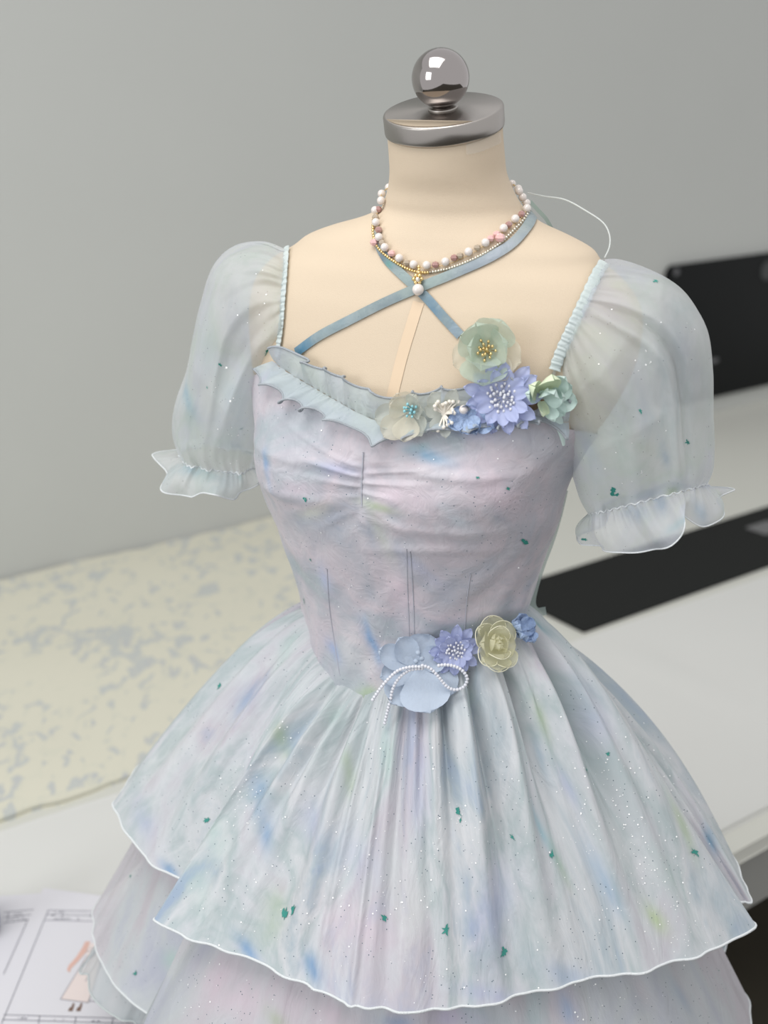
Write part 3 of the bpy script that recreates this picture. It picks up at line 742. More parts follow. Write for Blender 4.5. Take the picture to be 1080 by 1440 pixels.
def big1(q, t):
    # deep pleats below the flowers on the right, long ridges elsewhere
    d = 0
    for c, wd, a, t0, t1 in ((.17, .030, -.012, .0, .55), (.40, .026, -.014, .0, .75), (.52, .05, .008, .0, .8), (.66, .030, -.014, 0, .6), (.98, .035, -.016, 0, .6), (1.16, .08, .012, .05, .8), (-.62, .03, -.012, 0, .6), (-.50, .06, .010, 0, .9),
                             (-.02, .02, -.010, 0, .45), (-.28, .018, .009, .15, 1.3), (-.78, .03, -.012, 0, .5), (-.42, .016, .007, .1, 1.2), (.06, .03, .008, 0, .8), (.28, .05, .008, .1, .9), (-.92, .05, -.014, 0, .6), (-1.15, .08, .014, 0, .7), (1.37, .06, -.034, 0, 1.0), (.82, .05, .010, 0, .8)):
        env = math.sin(PI*min(1, max(0, (t-t0)/(t1-t0)))**.6) if t < t1 else 0
        d = d+(1.35*a if c > 0 else a)*env*np.exp(-((q-c)/wd)**2)
    return d
tier1, P1, me1 = skirt('upper_skirt_tier', topP, h1, HZ1, lambda a: 0.0, 0.0120, M_skirt, 21, big=big1, bulge=lambda q, t: math.sin(PI*t**.8)*(.004*np.exp(-((q-1.1)/.30)**2)+.030*np.exp(-((q-1.92)/.36)**2)))
S1 = bvh_of(P1, True, False)
# layer 2
z2 = CAMZ-1.0
h2 = [(-160, None, .40), (-135, None, .41), (-118, 150, 1255), (-105, 132, 1300), (-97, 133, 1322), (-90, 143, 1353), (-84, 155, 1375), (-78, 178, 1402), (-73, 205, 1424), (-69, 232, 1440), (-65, 225, 1455), (-61, 196, 1474), (-57, 182, 1490),
      (-48, None, .385), (-35, None, .385), (-20, None, .38), (0, None, .385), (20, None, .385), (40, None, .39), (58, None, .39), (76, None, .385), (84, None, .355), (92, None, .375), (104, None, .405), (130, None, .40), (158, None, .40)]
top2 = np.zeros((NS, 3))
j2 = int(MT*.40)
top2[:, :2] = AX+(P1[:, j2, :2]-AX)*0.93; top2[:, 2] = P1[:, j2, 2]-.012
k = np.ones(41)/41
for c in range(2): top2[:, c] = np.convolve(np.r_[top2[-20:, c], top2[:, c], top2[:20, c]], k, 'valid')
def zb2(a): return 0.0
tier2, P2, me2 = skirt('middle_skirt_tier', top2, h2, z2, zb2, 0.0045, M_tier, 41, .92, fine=.3)
S2 = bvh_of(P2, True, False)
z3 = CAMZ-1.045
h3 = [(-160, None, .40), (-135, None, .41), (-115, 128, 1345), (-102, 124, 1372), (-95, 128, 1396), (-88, 142, 1415), (-80, 170, 1434), (-74, 192, 1446), (-60, None, .375), (-35, None, .375), (0, None, .375), (40, None, .38), (76, None, .385), (92, None, .37), (104, None, .385), (130, None, .395), (158, None, .395)]
top3 = top2.copy(); top3[:, :2] = AX+(top2[:, :2]-AX)*.97; top3[:, 2] -= .03
tier3, P3, me3 = skirt('lowest_skirt_tier', top3, h3, z3, zb2, 0.003, M_sheer, 61, .95, fine=.3, m=70)
# petticoat lining
zp = CAMZ-1.0
q = qs; PP = np.zeros((NS//4, 40, 3))
for i in range(NS//4):
    a = qs[i*4]
    for j in range(40):
        t = j/39; p = P1[i*4, min(MT-1, int(t*1.0*(MT-1)))]
        if t <= .62:
            p1 = P1[i*4, int(t/.62*(MT-1))]; f = 1-.13*min(1, t/.1)
            PP[i, j, :2] = AX+(p1[:2]-AX)*f; PP[i, j, 2] = p1[2]-.012
        else:
            s = (t-.62)/.38; rr = .87-.10*min(1, s*3); pe = P1[i*4, MT-1]
            PP[i, j, :2] = AX+(pe[:2]-AX)*(rr+.04*s); PP[i, j, 2] = pe[2]-.012-s*.17
for c in range(2):
    X = PP[:, :, c]; kk = np.ones(9)/9
    PP[:, :, c] = np.array([np.convolve(np.r_[X[-4:, j], X[:, j], X[:4, j]], kk, 'valid') for j in range(40)]).T
link('petticoat', grid_mesh('petticoat', PP, True, False), dress, M_lining)

def hem_tube(P, par, r, mat):
    E = P[:, -1, :][::2]; mb = MB(); mb.tube(E, r, 6, True); mb.build('rolled_hem', mat, par)
hem_tube(P1, tier1, .0014, M_hem); hem_tube(P2, tier2, .0014, M_hem); hem_tube(P3, tier3, .0013, simple('pale_grey_hem', (.50, .54, .54), .6))
paint(me1, blobs_px(S1, [(365, 1110, 8, 30, 50, 18, CB, .45), (372, 1165, 3, 14, 34, 12, CB, .6), (300, 1170, 6, 14, 40, 18, CM, .6), (440, 1150, 3, 12, 60, 20, CL, .45), (348, 1335, 10, 14, 24, 9, CB, .85), (442, 1362, 6, 12, 26, 13, CB, .8),
    (385, 1285, -3, 12, 30, 17, CG, .7), (395, 1040, 3, 10, 26, 12, CG, .65), (345, 985, 10, -10, 34, 20, CB, .45), (490, 1085, 2, 14, 34, 9, CG, .6), (505, 1210, 5, 5, 60, 30, CL, .3), (237, 1222, 10, 10, 20, 9, CB, .9), (200, 1150, 6, 10, 46, 20, CL, .5),
    (590, 1105, 0, 14, 60, 12, CL, .6), (760, 1060, 5, 16, 36, 8, (.3, .5, .66), .55), (800, 1110, 7, 14, 30, 8, CL, .5), (760, 1165, 9, 16, 50, 7, (.2, .5, .62), .6), (848, 1235, 10, 20, 50, 12, (.3, .48, .68), .6), (920, 1290, 8, 10, 24, 11, (.5, .62, .34), .8),
    (785, 1210, 6, 14, 34, 6, CG, .5), (640, 1185, 8, 20, 60, 20, (.72, .70, .70), .6), (680, 1300, 2, 12, 60, 26, CL, .5), (700, 1260, 0, 12, 50, 22, CL, .45), (790, 1370, 6, 2, 50, 16, (.3, .42, .62), .55), (690, 1400, 10, 2, 50, 12, CL, .5),
    (760, 1010, 5, 14, 30, 8, CG, .6), (960, 1160, 8, 20, 46, 10, CG, .6), (1000, 1182, 4, 12, 22, 8, (.10, .30, .48), .9), (830, 1000, 10, 20, 50, 24, CL, .5), (760, 880, 12, 10, 30, 8, (.12, .32, .38), .7), (560, 1250, 3, 10, 80, 30, (.66, .68, .66), .6),
    (500, 1300, 10, 5, 60, 30, CK, .5), (420, 1120, 6, 18, 60, 18, (.72, .70, .72), .5), (860, 1180, 6, 14, 60, 24, (.72, .73, .74), .6), (620, 1040, 1, 16, 40, 12, (.66, .62, .60), .6), (700, 980, 6, 16, 40, 12, (.60, .60, .60), .5), (545, 1060, 1, 14, 50, 12, CM, .5),
    (280, 1250, 8, 20, 40, 20, CM, .4), (940, 1230, 8, 16, 50, 16, CM, .45), (660, 985, 0, 10, 26, 8, CM, .5), (400, 920, 10, -14, 40, 14, CM, .5), (470, 1000, 0, 14, 30, 14, CM, .4), (740, 1340, 4, 10, 40, 14, (.42, .55, .58), .5)]))
paint(me2, blobs_px(S2, [(320, 1385, 14, 6, 80, 40, CK, .8), (460, 1425, 14, 4, 60, 20, CK, .6), (640, 1432, 14, 2, 40, 16, (.5, .45, .66), .6), (240, 1350, 3, 14, 34, 16, CM, .7), (385, 1432, 6, 6, 20, 10, CG, .6), (230, 1215, 6, 10, 40, 20, CK, .6),
    (560, 1438, 5, 0, 24, 10, CB, .6), (800, 1420, 3, 12, 30, 14, (.36, .46, .64), .8), (955, 1400, 10, 14, 36, 12, (.42, .52, .64), .7), (900, 1390, 8, 12, 34, 12, (.68, .64, .68), .6), (1060, 1420, 4, 8, 20, 12, (.3, .44, .6), .6), (205, 1180, 4, 14, 34, 12, AQUA, .6)]))
paint(me3, [])
for k, (x, y, r) in enumerate([(309, 965, 8), (292, 1153, 7), (401, 1285, 9), (413, 1280, 7), (541, 1290, 7), (627, 1308, 8), (645, 1142, 9), (648, 1153, 5), (721, 1177, 5), (776, 1201, 6), (824, 1081, 9), (708, 1338, 9), (977, 1199, 8), (1003, 1085, 3), (560, 990, 4), (855, 1060, 4)]): fleck(S1, x, y, r, tier1, 100+k)
for k, (x, y, r) in enumerate([(184, 1232, 8), (191, 1368, 8), (1043, 1330, 6), (1010, 1365, 3)]): fleck(S2, x, y, r, tier2, 200+k)
glitter(S1, [(345, 1105, 16, 34), (330, 1130, 20, 16), (400, 1040, 14, 18), (470, 1190, 60, 40), (520, 1250, 50, 40), (480, 1220, 6, 6), (900, 1180, 50, 110), (930, 1240, 40, 70), (870, 1080, 40, 50), (800, 1130, 50, 40), (960, 1320, 14, 22),
             (640, 1160, 30, 36), (700, 1100, 60, 30), (600, 1300, 60, 24), (580, 1390, 60, 24), (840, 1350, 60, 24), (300, 1290, 30, 14), (560, 1040, 60, 24), (380, 1200, 60, 30), (760, 1230, 40, 24)], tier1, 9, 0.0006)
glitter(S2, [(285, 1385, 26, 24), (470, 1425, 60, 30), (850, 1400, 50, 40), (960, 1410, 50, 20)], tier2, 12, 0.0007)

# ---------------- sleeves
def sleeve(side, O, I, dep, Yc, bandpx, folds, blob, hempx, gath, seed, cuffw, ztilt):
    K = 60; n = 240
    Oc = path(O, K); Ic = path(I, K)
    # keep the fast part near the shoulder cap dense
    D = np.interp(np.linspace(0, 1, K), *zip(*dep))
    th = np.linspace(0, 2*PI, n, endpoint=False)     # 0 = inner end, pi/2 = front, pi = outer end
    bp_, bn_ = cast_path(BODY, bandpx, n//2+1, 0.003)   # from outer/top (th=pi) to inner/bottom (th=0)
    R = np.zeros((K, n, 3))
    rr = np.random.RandomState(seed); ph = rr.uniform(0, 6.28, 8)
    for k_ in range(K):
        po = at_y(*Oc[k_], Yc); pi_ = at_y(*Ic[k_], Yc); c = (po+pi_)/2; H = (pi_-po)/2
        ax = np.cross(H, [0, 1.0, 0]); s = k_/(K-1)
        Dv = np.array([0.0, -1.0, ztilt*s])
        for i, t in enumerate(th):
            f = 0
            for kk, (fr, am) in enumerate(((7, 1.0), (13, .8), (29, .5), (4, .9))):
                f += am*math.sin(fr*t+ph[kk]+1.5*math.sin(2*t+s*3+ph[kk+4]))
            a = gath*.9*math.exp(-s/.12)*min(1, s/.03)+0.0005*math.sin(PI*s)+gath*.8*math.exp(-(1-s)/.06)
            r = 1+0*f
            ct, st = math.cos(t), math.sin(t)
            sx = math.copysign(abs(ct)**.92, ct); sy = math.copysign(abs(st)**.85, st)
            p = c+H*sx*(1+f*a/max(np.linalg.norm(H), .02)*.25)+Dv*(D[k_]*sy+(0 if abs(st) < .05 else math.copysign(1, st)*f*a))
            for (fs, ft, fw, fa) in folds:
                dt = (t-(ft+fs*s))/fw
                p = p+Dv*(fa*math.exp(-dt*dt)*math.sin(PI*min(1, s*1.05))**.5)
            p = p+Dv*(.0060*wr(p[0]*.9+seed, p[2]*.7+t*.03)*min(1, s/.1)*(1 if st > 0 else .3))
            R[k_, i] = p
    # first ring lies on the body along the gathered band
    corr = np.zeros((n, 3))
    for i in range(n//2+1):
        corr[i] = bp_[n//2-i]-R[0, i]
    for i in range(n//2+1, n):
        corr[i] = (corr[0]*(i-n//2)/(n//2)+corr[n//2]*(n-i)/(n//2))
    for k_ in range(K):
        s = k_/(K-1); wgt = math.exp(-(s/.13)**1.5)
        R[k_] += corr*wgt
    me = grid_mesh('sleeve', R, False, True)
    bv = bvh_of(R, False, True)
    paint(me, blobs_px(bv, blob))
    sl = link('puff_sleeve', me, dress, M_sleeve)
    # cuff frill
    Cf = R[-1]; cc = Cf.mean(0); m2 = 26
    hem = path(hempx, n//2+1)
    Hm = np.zeros((n, 3))
    for i in range(n//2+1):
        x, y = hem[n//2-i]; Hm[i] = at_y(x, y, Yc-cuffw*1.35*math.sin(PI*i/(n//2)))
    for i in range(n//2+1, n):
        a = (i-n//2)/(n//2); base = Hm[n//2]*(1-a)+Hm[0]*a
        Hm[i] = base+np.array([0, 1.0, 0.06])*cuffw*1.2*math.sin(PI*a)
    Fr = np.zeros((m2, n, 3))
    for j in range(m2):
        t = j/(m2-1)
        for i in range(n):
            w_ = (math.sin(7*th[i]+ph[1]+1.0*math.sin(2*th[i]))+.3*math.sin(13*th[i]+ph[2]))*0.0075*(t**.8)+0.0028*math.sin(46*th[i]+ph[4])*math.exp(-t/.25)
            d = Cf[i]-cc; d[2] = 0; d = d/(np.linalg.norm(d)+1e-9)
            Fr[j, i] = Cf[i]*(1-t)+Hm[i]*t+d*w_+d*0.006*math.sin(PI*t)
    mf = grid_mesh('cuff_frill', Fr, False, True); fb_ = bvh_of(Fr, False, True); paint(mf, blobs_px(fb_, blob))
    fo = link('cuff_frill', mf, dress, M_sleeve)
    mb = MB(); mb.tube(Fr[-1], .0008, 5, True); mb.build('rolled_hem', M_hem, fo)
    mb = MB(); C2 = Cf.copy()
    for i in range(n): C2[i] += np.array([0, 0, 1])*0.0012*math.sin(40*th[i])
    mb.tube(C2, .0009, 5, True); mb.build('elastic_gather', M_hem, fo)
    return sl, fo, bv, fb_
# the photo's left sleeve
slL, cfL, bvL, bcL = sleeve(-1, [(405, 348), (372, 339), (330, 346), (301, 372), (284, 420), (273, 470), (265, 515), (251, 555), (244, 590), (245, 615), (256, 638)],
    [(396, 508), (396, 517), (393, 530), (388, 547), (381, 564), (374, 580), (367, 600), (365, 618), (363, 632), (362, 642), (360, 652)],
    [(0, .045), (.2, .075), (.6, .075), (1, .042)], 1.285, [(405, 356), (404, 385), (400, 430), (399, 470), (391, 508)],
    [(0.3, 1.2, .10, .006), (-.3, 1.9, .12, .006)],
    [(262, 560, 4, 14, 34, 12, (.25, .50, .66), .8), (265, 590, 3, 10, 20, 10, CM, .6), (378, 495, 8, 4, 12, 6, CT, .8), (330, 560, 5, 10, 60, 26, (.40, .56, .66), .5), (340, 460, 5, 12, 60, 24, LILAC, .6), (290, 480, 3, 12, 50, 20, CM, .4), (320, 610, 3, 10, 40, 20, (.46, .6, .66), .5)],
    [(220, 640), (226, 665), (240, 690), (262, 701), (280, 696), (300, 692), (318, 700), (333, 702), (350, 690), (357, 668), (362, 648)], 0.0035, 3, .050, 0.0)
slR, cfR, bvR, bcR = sleeve(1, [(848, 369), (872, 369), (905, 377), (940, 393), (966, 418), (985, 458), (992, 520), (995, 580), (999, 630), (998, 660), (988, 682)],
    [(773, 524), (772, 535), (774, 550), (778, 570), (783, 590), (789, 612), (796, 635), (803, 655), (810, 680), (818, 705), (828, 724)],
    [(0, .045), (.2, .080), (.6, .085), (1, .055)], 1.125, [(848, 369), (834, 395), (818, 430), (800, 470), (786, 500), (776, 524)],
    [(0.0, 1.78, .07, .012), (0.0, 1.96, .07, -.016), (.2, 1.1, .12, .006)],
    [(928, 700, 3, 14, 26, 10, CB, .8), (945, 690, 6, 4, 16, 10, CG, .9), (935, 640, 3, 10, 24, 6, (.22, .42, .7), .6), (893, 722, 8, 4, 20, 12, CB, .8), (880, 640, 5, 10, 50, 20, CM, .5), (970, 500, 4, 10, 50, 22, LILAC, .6), (900, 560, 4, 12, 60, 20, (.5, .56, .70), .5),
     (908, 630, 6, 3, 16, 9, CG, .5), (830, 640, 4, 12, 40, 12, (.36, .50, .64), .5), (985, 720, 4, 8, 20, 10, (.2, .42, .7), .7), (950, 740, 8, -6, 34, 6, (.35, .6, .7), .6), (840, 600, 4, 12, 40, 14, (.62, .62, .58), .4)],
    [(1031, 690), (1012, 720), (988, 740), (970, 728), (962, 716), (955, 752), (930, 772), (903, 778), (870, 775), (840, 770), (818, 766)], 0.0035, 9, .060, 0.40)
for k, (x, y, r) in enumerate([(376, 494, 8), (309, 513, 5), (292, 545, 2), (366, 640, 5)]): fleck(bvL, x, y, r, slL, 300+k)
for k, (x, y, r) in enumerate([(862, 690, 9), (868, 695, 6), (968, 622, 5), (922, 396, 5), (900, 578, 4)]): fleck(bvR, x, y, r, slR, 320+k)
fleck(bcR, 823, 758, 5, cfR, 340)
glitter(bvL, [(310, 560, 40, 12), (340, 420, 30, 6), (330, 640, 20, 6)], slL, 31, .0009)
glitter(bvR, [(890, 500, 30, 10), (900, 660, 40, 10), (940, 440, 30, 5)], slR, 32, .0009)

# gathered bands along the sleeve heads
def gband(pts, wd, off, mat, name, nseg=140, ruch=.00045, fr=63, par=None):
    P, Nr = cast_path(BODY, pts, nseg, off); Tn = np.gradient(P, axis=0); Tn /= np.linalg.norm(Tn, axis=1)[:, None]
    S = np.cross(Tn, Nr); S /= np.linalg.norm(S, axis=1)[:, None]; m = 12
    G = np.zeros((nseg, m, 3)); rr = random.Random(len(name))
    for i in range(nseg):
        s = i/(nseg-1)
        w_ = wd*(1+.08*math.sin(fr*s*1.3+1))
        for j in range(m):
            a = 2*PI*j/m
            h = ruch*(math.sin(fr*2.2*s+2.0*math.sin(9*s)+1.2*math.sin(a))+.5*math.sin(fr*3.7*s+2))
            G[i, j] = P[i]+S[i]*(w_/2*math.cos(a))+Nr[i]*(.0012*math.sin(a)+h*(1 if math.sin(a) > -.1 else 0))
    me = grid_mesh(name, G, False, True); paint(me, []); o = link(name, me, par or dress, mat)
    return o
gband([(405, 352), (404, 380), (401, 420), (398, 460), (392, 503)], .0068, .003, M_band, 'sleeve_gather_band')
gband([(846, 375), (835, 394), (819, 428), (801, 466), (787, 497), (779, 520)], .0105, .004, M_band, 'sleeve_gather_band')

# ---------------- halter straps
def strap(pts, n, off, wd, tail=None):
    P, Nr = cast_path(BODY, pts, n, off)
    if tail is not None: P = np.vstack([P, tail]); Nr = np.vstack([Nr, np.tile(Nr[-1], (len(tail), 1))])
    me = grid_mesh('halter_strap', ribbon(P, Nr, wd, 5, .0006)); return link('halter_strap', me, dress, M_strap), me
s1, sm1 = strap([(418, 496), (450, 473), (490, 452), (540, 427), (590, 405), (640, 385), (690, 362), (722, 342), (742, 318), (749, 298), (747, 284)], 80, .0022, .0095)
s2, sm2 = strap([(648, 472), (625, 447), (603, 422), (585, 404), (562, 383), (545, 365), (534, 345), (530, 325)], 60, .0016, .0088)
paint(sm1, blobs_px(BODY, [(425, 490, 10, -5, 26, 20, (.03, .17, .30), .95), (470, 463, 10, -5, 40, 14, (.22, .32, .39), .6), (700, 355, 10, -6, 50, 14, (.38, .42, .50), .9), (745, 310, 2, 10, 30, 12, (.36, .44, .46), .8), (600, 400, 10, -5, 30, 14, (.33, .42, .40), .8)]))
paint(sm2, blobs_px(BODY, [(610, 432, 6, 7, 34, 14, (.06, .18, .30), .9), (640, 465, 6, 7, 20, 12, (.27, .36, .46), .8), (549, 372, 6, 5, 8, 5, (.02, .34, .26), .95), (570, 390, 6, 6, 18, 10, (.33, .43, .41), .8)]))
mb = MB(); P = np.array([at_y(x, y, yy) for (x, y), yy in zip(path([(746, 284), (757, 296), (768, 308), (776, 322)], 16), np.linspace(1.20, 1.235, 16))])
mb.grid(ribbon(P, np.tile([.2, -.95, .2], (16, 1)), .004)); mb.build('strap_tail', simple('green_sheer_tail', (.38, .50, .44), .5, alpha=.8), dress)
mb = MB(); q = path([(742, 271), (765, 276), (795, 281), (825, 297), (848, 313), (857, 330), (857, 347), (850, 363)], 50)
P = np.array([at_y(x, y, yy) for (x, y), yy in zip(q, np.linspace(1.22, 1.15, 50))]); mb.tube(P, .0008, 6); mb.build('hanger_loop', M_clear, dress)

# ---------------- neckline ruffles
def ruffle(name, gpx, epx, n, amp, freq, base, seed, lift):
    G, GN = cast_path(BOD0, gpx, n, .0022); E, EN = cast_path(BOD0, epx, n, .003)
    Tn = np.gradient(G, axis=0); Tn /= np.linalg.norm(Tn, axis=1)[:, None]; m = 22
    R = np.zeros((n, m, 3)); rr = np.random.RandomState(seed); p = rr.uniform(0, 6.28, 4); wav = .17 if seed == 2 else .08
    for i in range(n):
        s = i/(n-1); w1 = freq*s*2*PI+p[0]+2.6*math.sin(7*s+p[1])+1.4*math.sin(19*s+p[3])
        for j in range(m):
            t = j/(m-1)
            R[i, j] = G[i]+(E[i]-G[i])*t*(1+wav*t*math.sin(w1+1.2)*min(1, s*8))+GN[i]*(base+lift*math.sin(min(1, t*1.1)*PI*.5)+amp*t*(.5+.5*math.sin(w1))+.0010*math.sin(w1*3.1+p[2])*math.exp(-t*2.2))+Tn[i]*(amp*.55*t*math.cos(w1+.6))
    me = grid_mesh(name, R); paint(me, [])
    o = link(name, me, dress, M_ruffle)
    mb = MB(); mb.tube(R[:, -1], .0012, 5); mb.build('rolled_hem', M_hemgrey, o)
    return o
gath = [(388, 508), (406, 522), (430, 537), (454, 551), (480, 566), (509, 582), (538, 593), (575, 596), (620, 592), (660, 588), (700, 584), (745, 582), (780, 590), (798, 592)]
ruffle('upper_neck_ruffle', gath, [(395, 492), (412, 492), (430, 500), (438, 507), (432, 512), (450, 515), (483, 528), (528, 552), (562, 558), (612, 550), (650, 545), (700, 536), (740, 535), (775, 556), (797, 560)], 420, .008, 9, .001, 1, .003)
ruffle('lower_neck_ruffle', gath, [(371, 520), (380, 538), (398, 548), (414, 566), (430, 570), (446, 580), (462, 582), (476, 594), (495, 603), (514, 609), (530, 621), (546, 626), (562, 618), (586, 616), (608, 605), (640, 608), (690, 602), (720, 598), (745, 592), (762, 590), (776, 600), (792, 608)], 480, .0085, 11.5, .002, 2, .005)

# ---------------- flowers
def petal_mesh(name, Ln, Wd, cup=.25, curl=.15, p=.75, ruf=.0, seed=0, nu=9, nv=9, rot=0, notch=0.0):
    rr = random.Random(seed); a = rr.uniform(0, 6); P = np.zeros((nv, nu, 3))
    for j in range(nv):
        v = math.sin(PI/2*(j/(nv-1))**.9)
        if v > .58: w_ = Wd/2*max(.05, math.sqrt(max(0, 1-((v-.58)/.42)**2))**.9)
        else: w_ = Wd/2*(.16+.84*math.sin(PI/2*v/.58)**1.0)
        for i in range(nu):
            u = -1+2*i/(nu-1)
            x = Ln*v*(1-.05*u*u*v); y = w_*u
            z = cup*Ln*v*v*.9+curl*Wd*(u*u)*v+ruf*math.sin(u*5+a)*v+ruf*.7*math.sin(v*7+a)*u
            P[j, i] = (x, y, z)
    return grid_mesh(name, P)
def flower_frame(bvh, x, y, off, tx=0, ty=0, Y=None):
    p, n = cast(bvh, x, y, off, Y); c = Vector(C0)-Vector(p); c.normalize()
    z = (Vector(n)*.55+c*.62).normalized()
    xx = Vector((1, 0, 0)); xx = (xx-z*xx.dot(z)).normalized(); yy = z.cross(xx)
    z = (z+xx*tx+yy*ty).normalized(); xx = (xx-z*xx.dot(z)).normalized(); yy = z.cross(xx)
    hit, _ = cast(bvh, x, y, 0, Y); dd = rdir(x, y); dd = dd/np.linalg.norm(dd); p = hit-dd*off
    return frame(p, xx, yy, z)
def Mloc(ang, elev, r0, roll=0, h=0):
    return Matrix.Rotation(math.radians(ang), 4, 'Z') @ Matrix.Translation((r0, 0, h)) @ Matrix.Rotation(-math.radians(elev), 4, 'Y') @ Matrix.Rotation(math.radians(roll), 4, 'X')
def flower(name, M, core_mat, core_r, petals, label=None, par=None, core_h=.0015):
    """petals: (angle, elevation, r0, length, width, cup, curl, material, ruf, h)"""
    mb = MB(); mb.lathe([(0, core_h), (core_r*.7, core_h*.8), (core_r, 0), (core_r*.7, -core_h), (0, -core_h)], 16, M)
    fo = mb.build(name, core_mat, par or dress)
    if label: fo['label'] = label
    cache = {}
    for i, (a, el, r0, Ln, Wd, cup, curl, mat, ruf, h) in enumerate(petals):
        key = (round(Ln, 4), round(Wd, 4), cup, curl, mat.name, round(ruf, 5), i if ruf else 0)
        if key not in cache:
            cache[key] = petal_mesh('petal', Ln, Wd, cup, curl, ruf=ruf, seed=i*7+len(name)); cache[key].materials.append(mat)
        o = bpy.data.objects.new('petal', cache[key]); COL.objects.link(o); o.parent = fo
        o.matrix_parent_inverse = world_m(fo).inverted(); o.matrix_local = M @ Mloc(a, el, r0, 0, h) if False else o.matrix_local
        o.matrix_basis = M @ Mloc(a, el, r0, 0, h)
    return fo
def stamens(fo, M, n, r, h, br, mat, stalk=.0004, seed=1, spread=1.0, stmat=None):
    rr = random.Random(seed); mb = MB()
    for i in range(n):
        a = i*2.399; q = r*math.sqrt((i+.5)/n)*spread
        tip = Vector((q*math.cos(a)+rr.uniform(-.1, .1)*r, q*math.sin(a)+rr.uniform(-.1, .1)*r, h*(1-.25*(q/r)**2)*rr.uniform(.85, 1.1)))
        base = Vector((tip.x*.25, tip.y*.25, 0))
        mb.tube([M @ base, M @ base.lerp(tip, .5), M @ tip], stalk, 4)
        mb.ball(M @ tip, br*rr.uniform(.85, 1.1), 7, 5, (1, 1, 1.15))
    o = mb.build('stamens', mat, fo); tag(o, kind='stuff'); return o
G = .00070       # metres per photo pixel at the chest
rr = random.Random(5)
# mint organza flower on the chest
M = flower_frame(BODY, 684, 492, .010)
pt = [(205, 8, .002, 44*G, 46*G, .1, .10, M_petal_cream, .001, 0), (150, 10, .002, 36*G, 46*G, .15, .1, M_petal_mint, .001, .0006), (-20, 8, .002, 46*G, 48*G, .1, .1, M_petal_cream, .001, 0), (-55, 10, .002, 46*G, 36*G, .1, .1, M_petal_cream, .001, .0004),
      (-95, 14, .002, 46*G, 62*G, .15, .15, M_petal_mint, .0015, .001), (60, 16, .002, 44*G, 56*G, .2, .15, M_petal_mint, .0015, .001), (110, 22, .002, 40*G, 50*G, .3, .2, M_petal_mint, .0015, .0016), (15, 24, .002, 34*G, 46*G, .3, .2, M_petal_mint, .0015, .0022),
      (-100, 30, .002, 34*G, 46*G, .35, .3, M_petal_mint, .0015, .0026), (170, 30, .002, 28*G, 36*G, .3, .3, M_petal_mint, .001, .003)]
f = flower('chest_flower', M, M_gold, .004, pt, 'pale mint organza flower with gold bead centre')
stamens(f, M, 16, 13*G, .012, .0014, M_gold, seed=3)
# periwinkle daisy
M = flower_frame(BOD0, 706, 560, .009)
pt = [(i*360/13+rr.uniform(-6, 6), 6+rr.uniform(-4, 4), .003, (46+rr.uniform(-4, 4))*G, 19*G, .05, .12, M_petal_lil, .0006, 0) for i in range(13)]+[(i*360/11+12+rr.uniform(-5, 5), 18+rr.uniform(-4, 4), .003, 36*G, 17*G, .1, .15, M_petal_lil, .0006, .0012) for i in range(11)]
f = flower('periwinkle_flower', M, M_petal_lil, .006, pt, 'periwinkle blue daisy-shaped fabric flower with white beaded stamens')
stamens(f, M, 36, 19*G, .007, .00145, M_white, seed=5)
# crinkled blue bow piece with a pearl
M = flower_frame(BOD0, 657, 588, .007)
pt = [(200, 10, 0, 28*G, 24*G, .1, .3, M_crinkle, .002, 0), (-20, 10, 0, 40*G, 26*G, .1, .3, M_crinkle, .002, 0), (-60, 14, 0, 26*G, 26*G, .1, .3, M_crinkle, .002, .001), (-110, 10, 0, 22*G, 28*G, .1, .3, M_crinkle, .002, 0), (70, 20, 0, 22*G, 22*G, .1, .3, M_crinkle, .002, 0), (150, 10, 0, 22*G, 20*G, .1, .3, M_crinkle, .002, .001), (-35, 26, 0, 24*G, 20*G, .1, .3, M_crinkle, .002, .002)]
f = flower('blue_rosette', M, M_crinkle, .004, pt, 'small crinkled blue ribbon rosette with one pearl')
p, n = cast(BOD0, 655, 577, .013); mb = MB(); mb.ball(p, .0042, 20, 14); mb.build('pearl', M_pearl, f)
# white flower with cream stamens
M = flower_frame(BOD0, 625, 582, .007)
pt = [(62, 20, .002, 36*G, 18*G, .1, .15, M_petal_grey, .0005, 0), (18, 14, .002, 38*G, 17*G, .1, .15, M_petal_grey, .0005, 0), (-85, 12, .002, 30*G, 16*G, .05, .15, M_petal_grey, .0005, 0), (-125, 12, .002, 26*G, 18*G, .05, .15, M_petal_grey, .0005, 0), (120, 12, .002, 30*G, 26*G, .05, .15, M_petal_grey, .0005, 0), (165, 12, .002, 24*G, 20*G, .05, .15, M_petal_grey, .0005, 0)]
f = flower('white_flower', M, M_cream_st, .003, pt, 'small greige flower with thick cream stamens')
mb = MB(); r2 = random.Random(8)
for i in range(17):
    a = math.radians(200*i/16-10) if i < 13 else math.radians(-60-20*(i-13)); q = r2.uniform(11, 24)*G
    tip = Vector((q*math.cos(a+.2), q*math.sin(a+.2), r2.uniform(.003, .010)))
    mb.tube([M @ Vector((0, 0, 0)), M @ (tip*.5+Vector((0, 0, .002))), M @ tip], .0009, 6); mb.ball(M @ tip, .0019, 8, 6)
tag(mb.build('stamens', M_cream_st, f), kind='stuff')
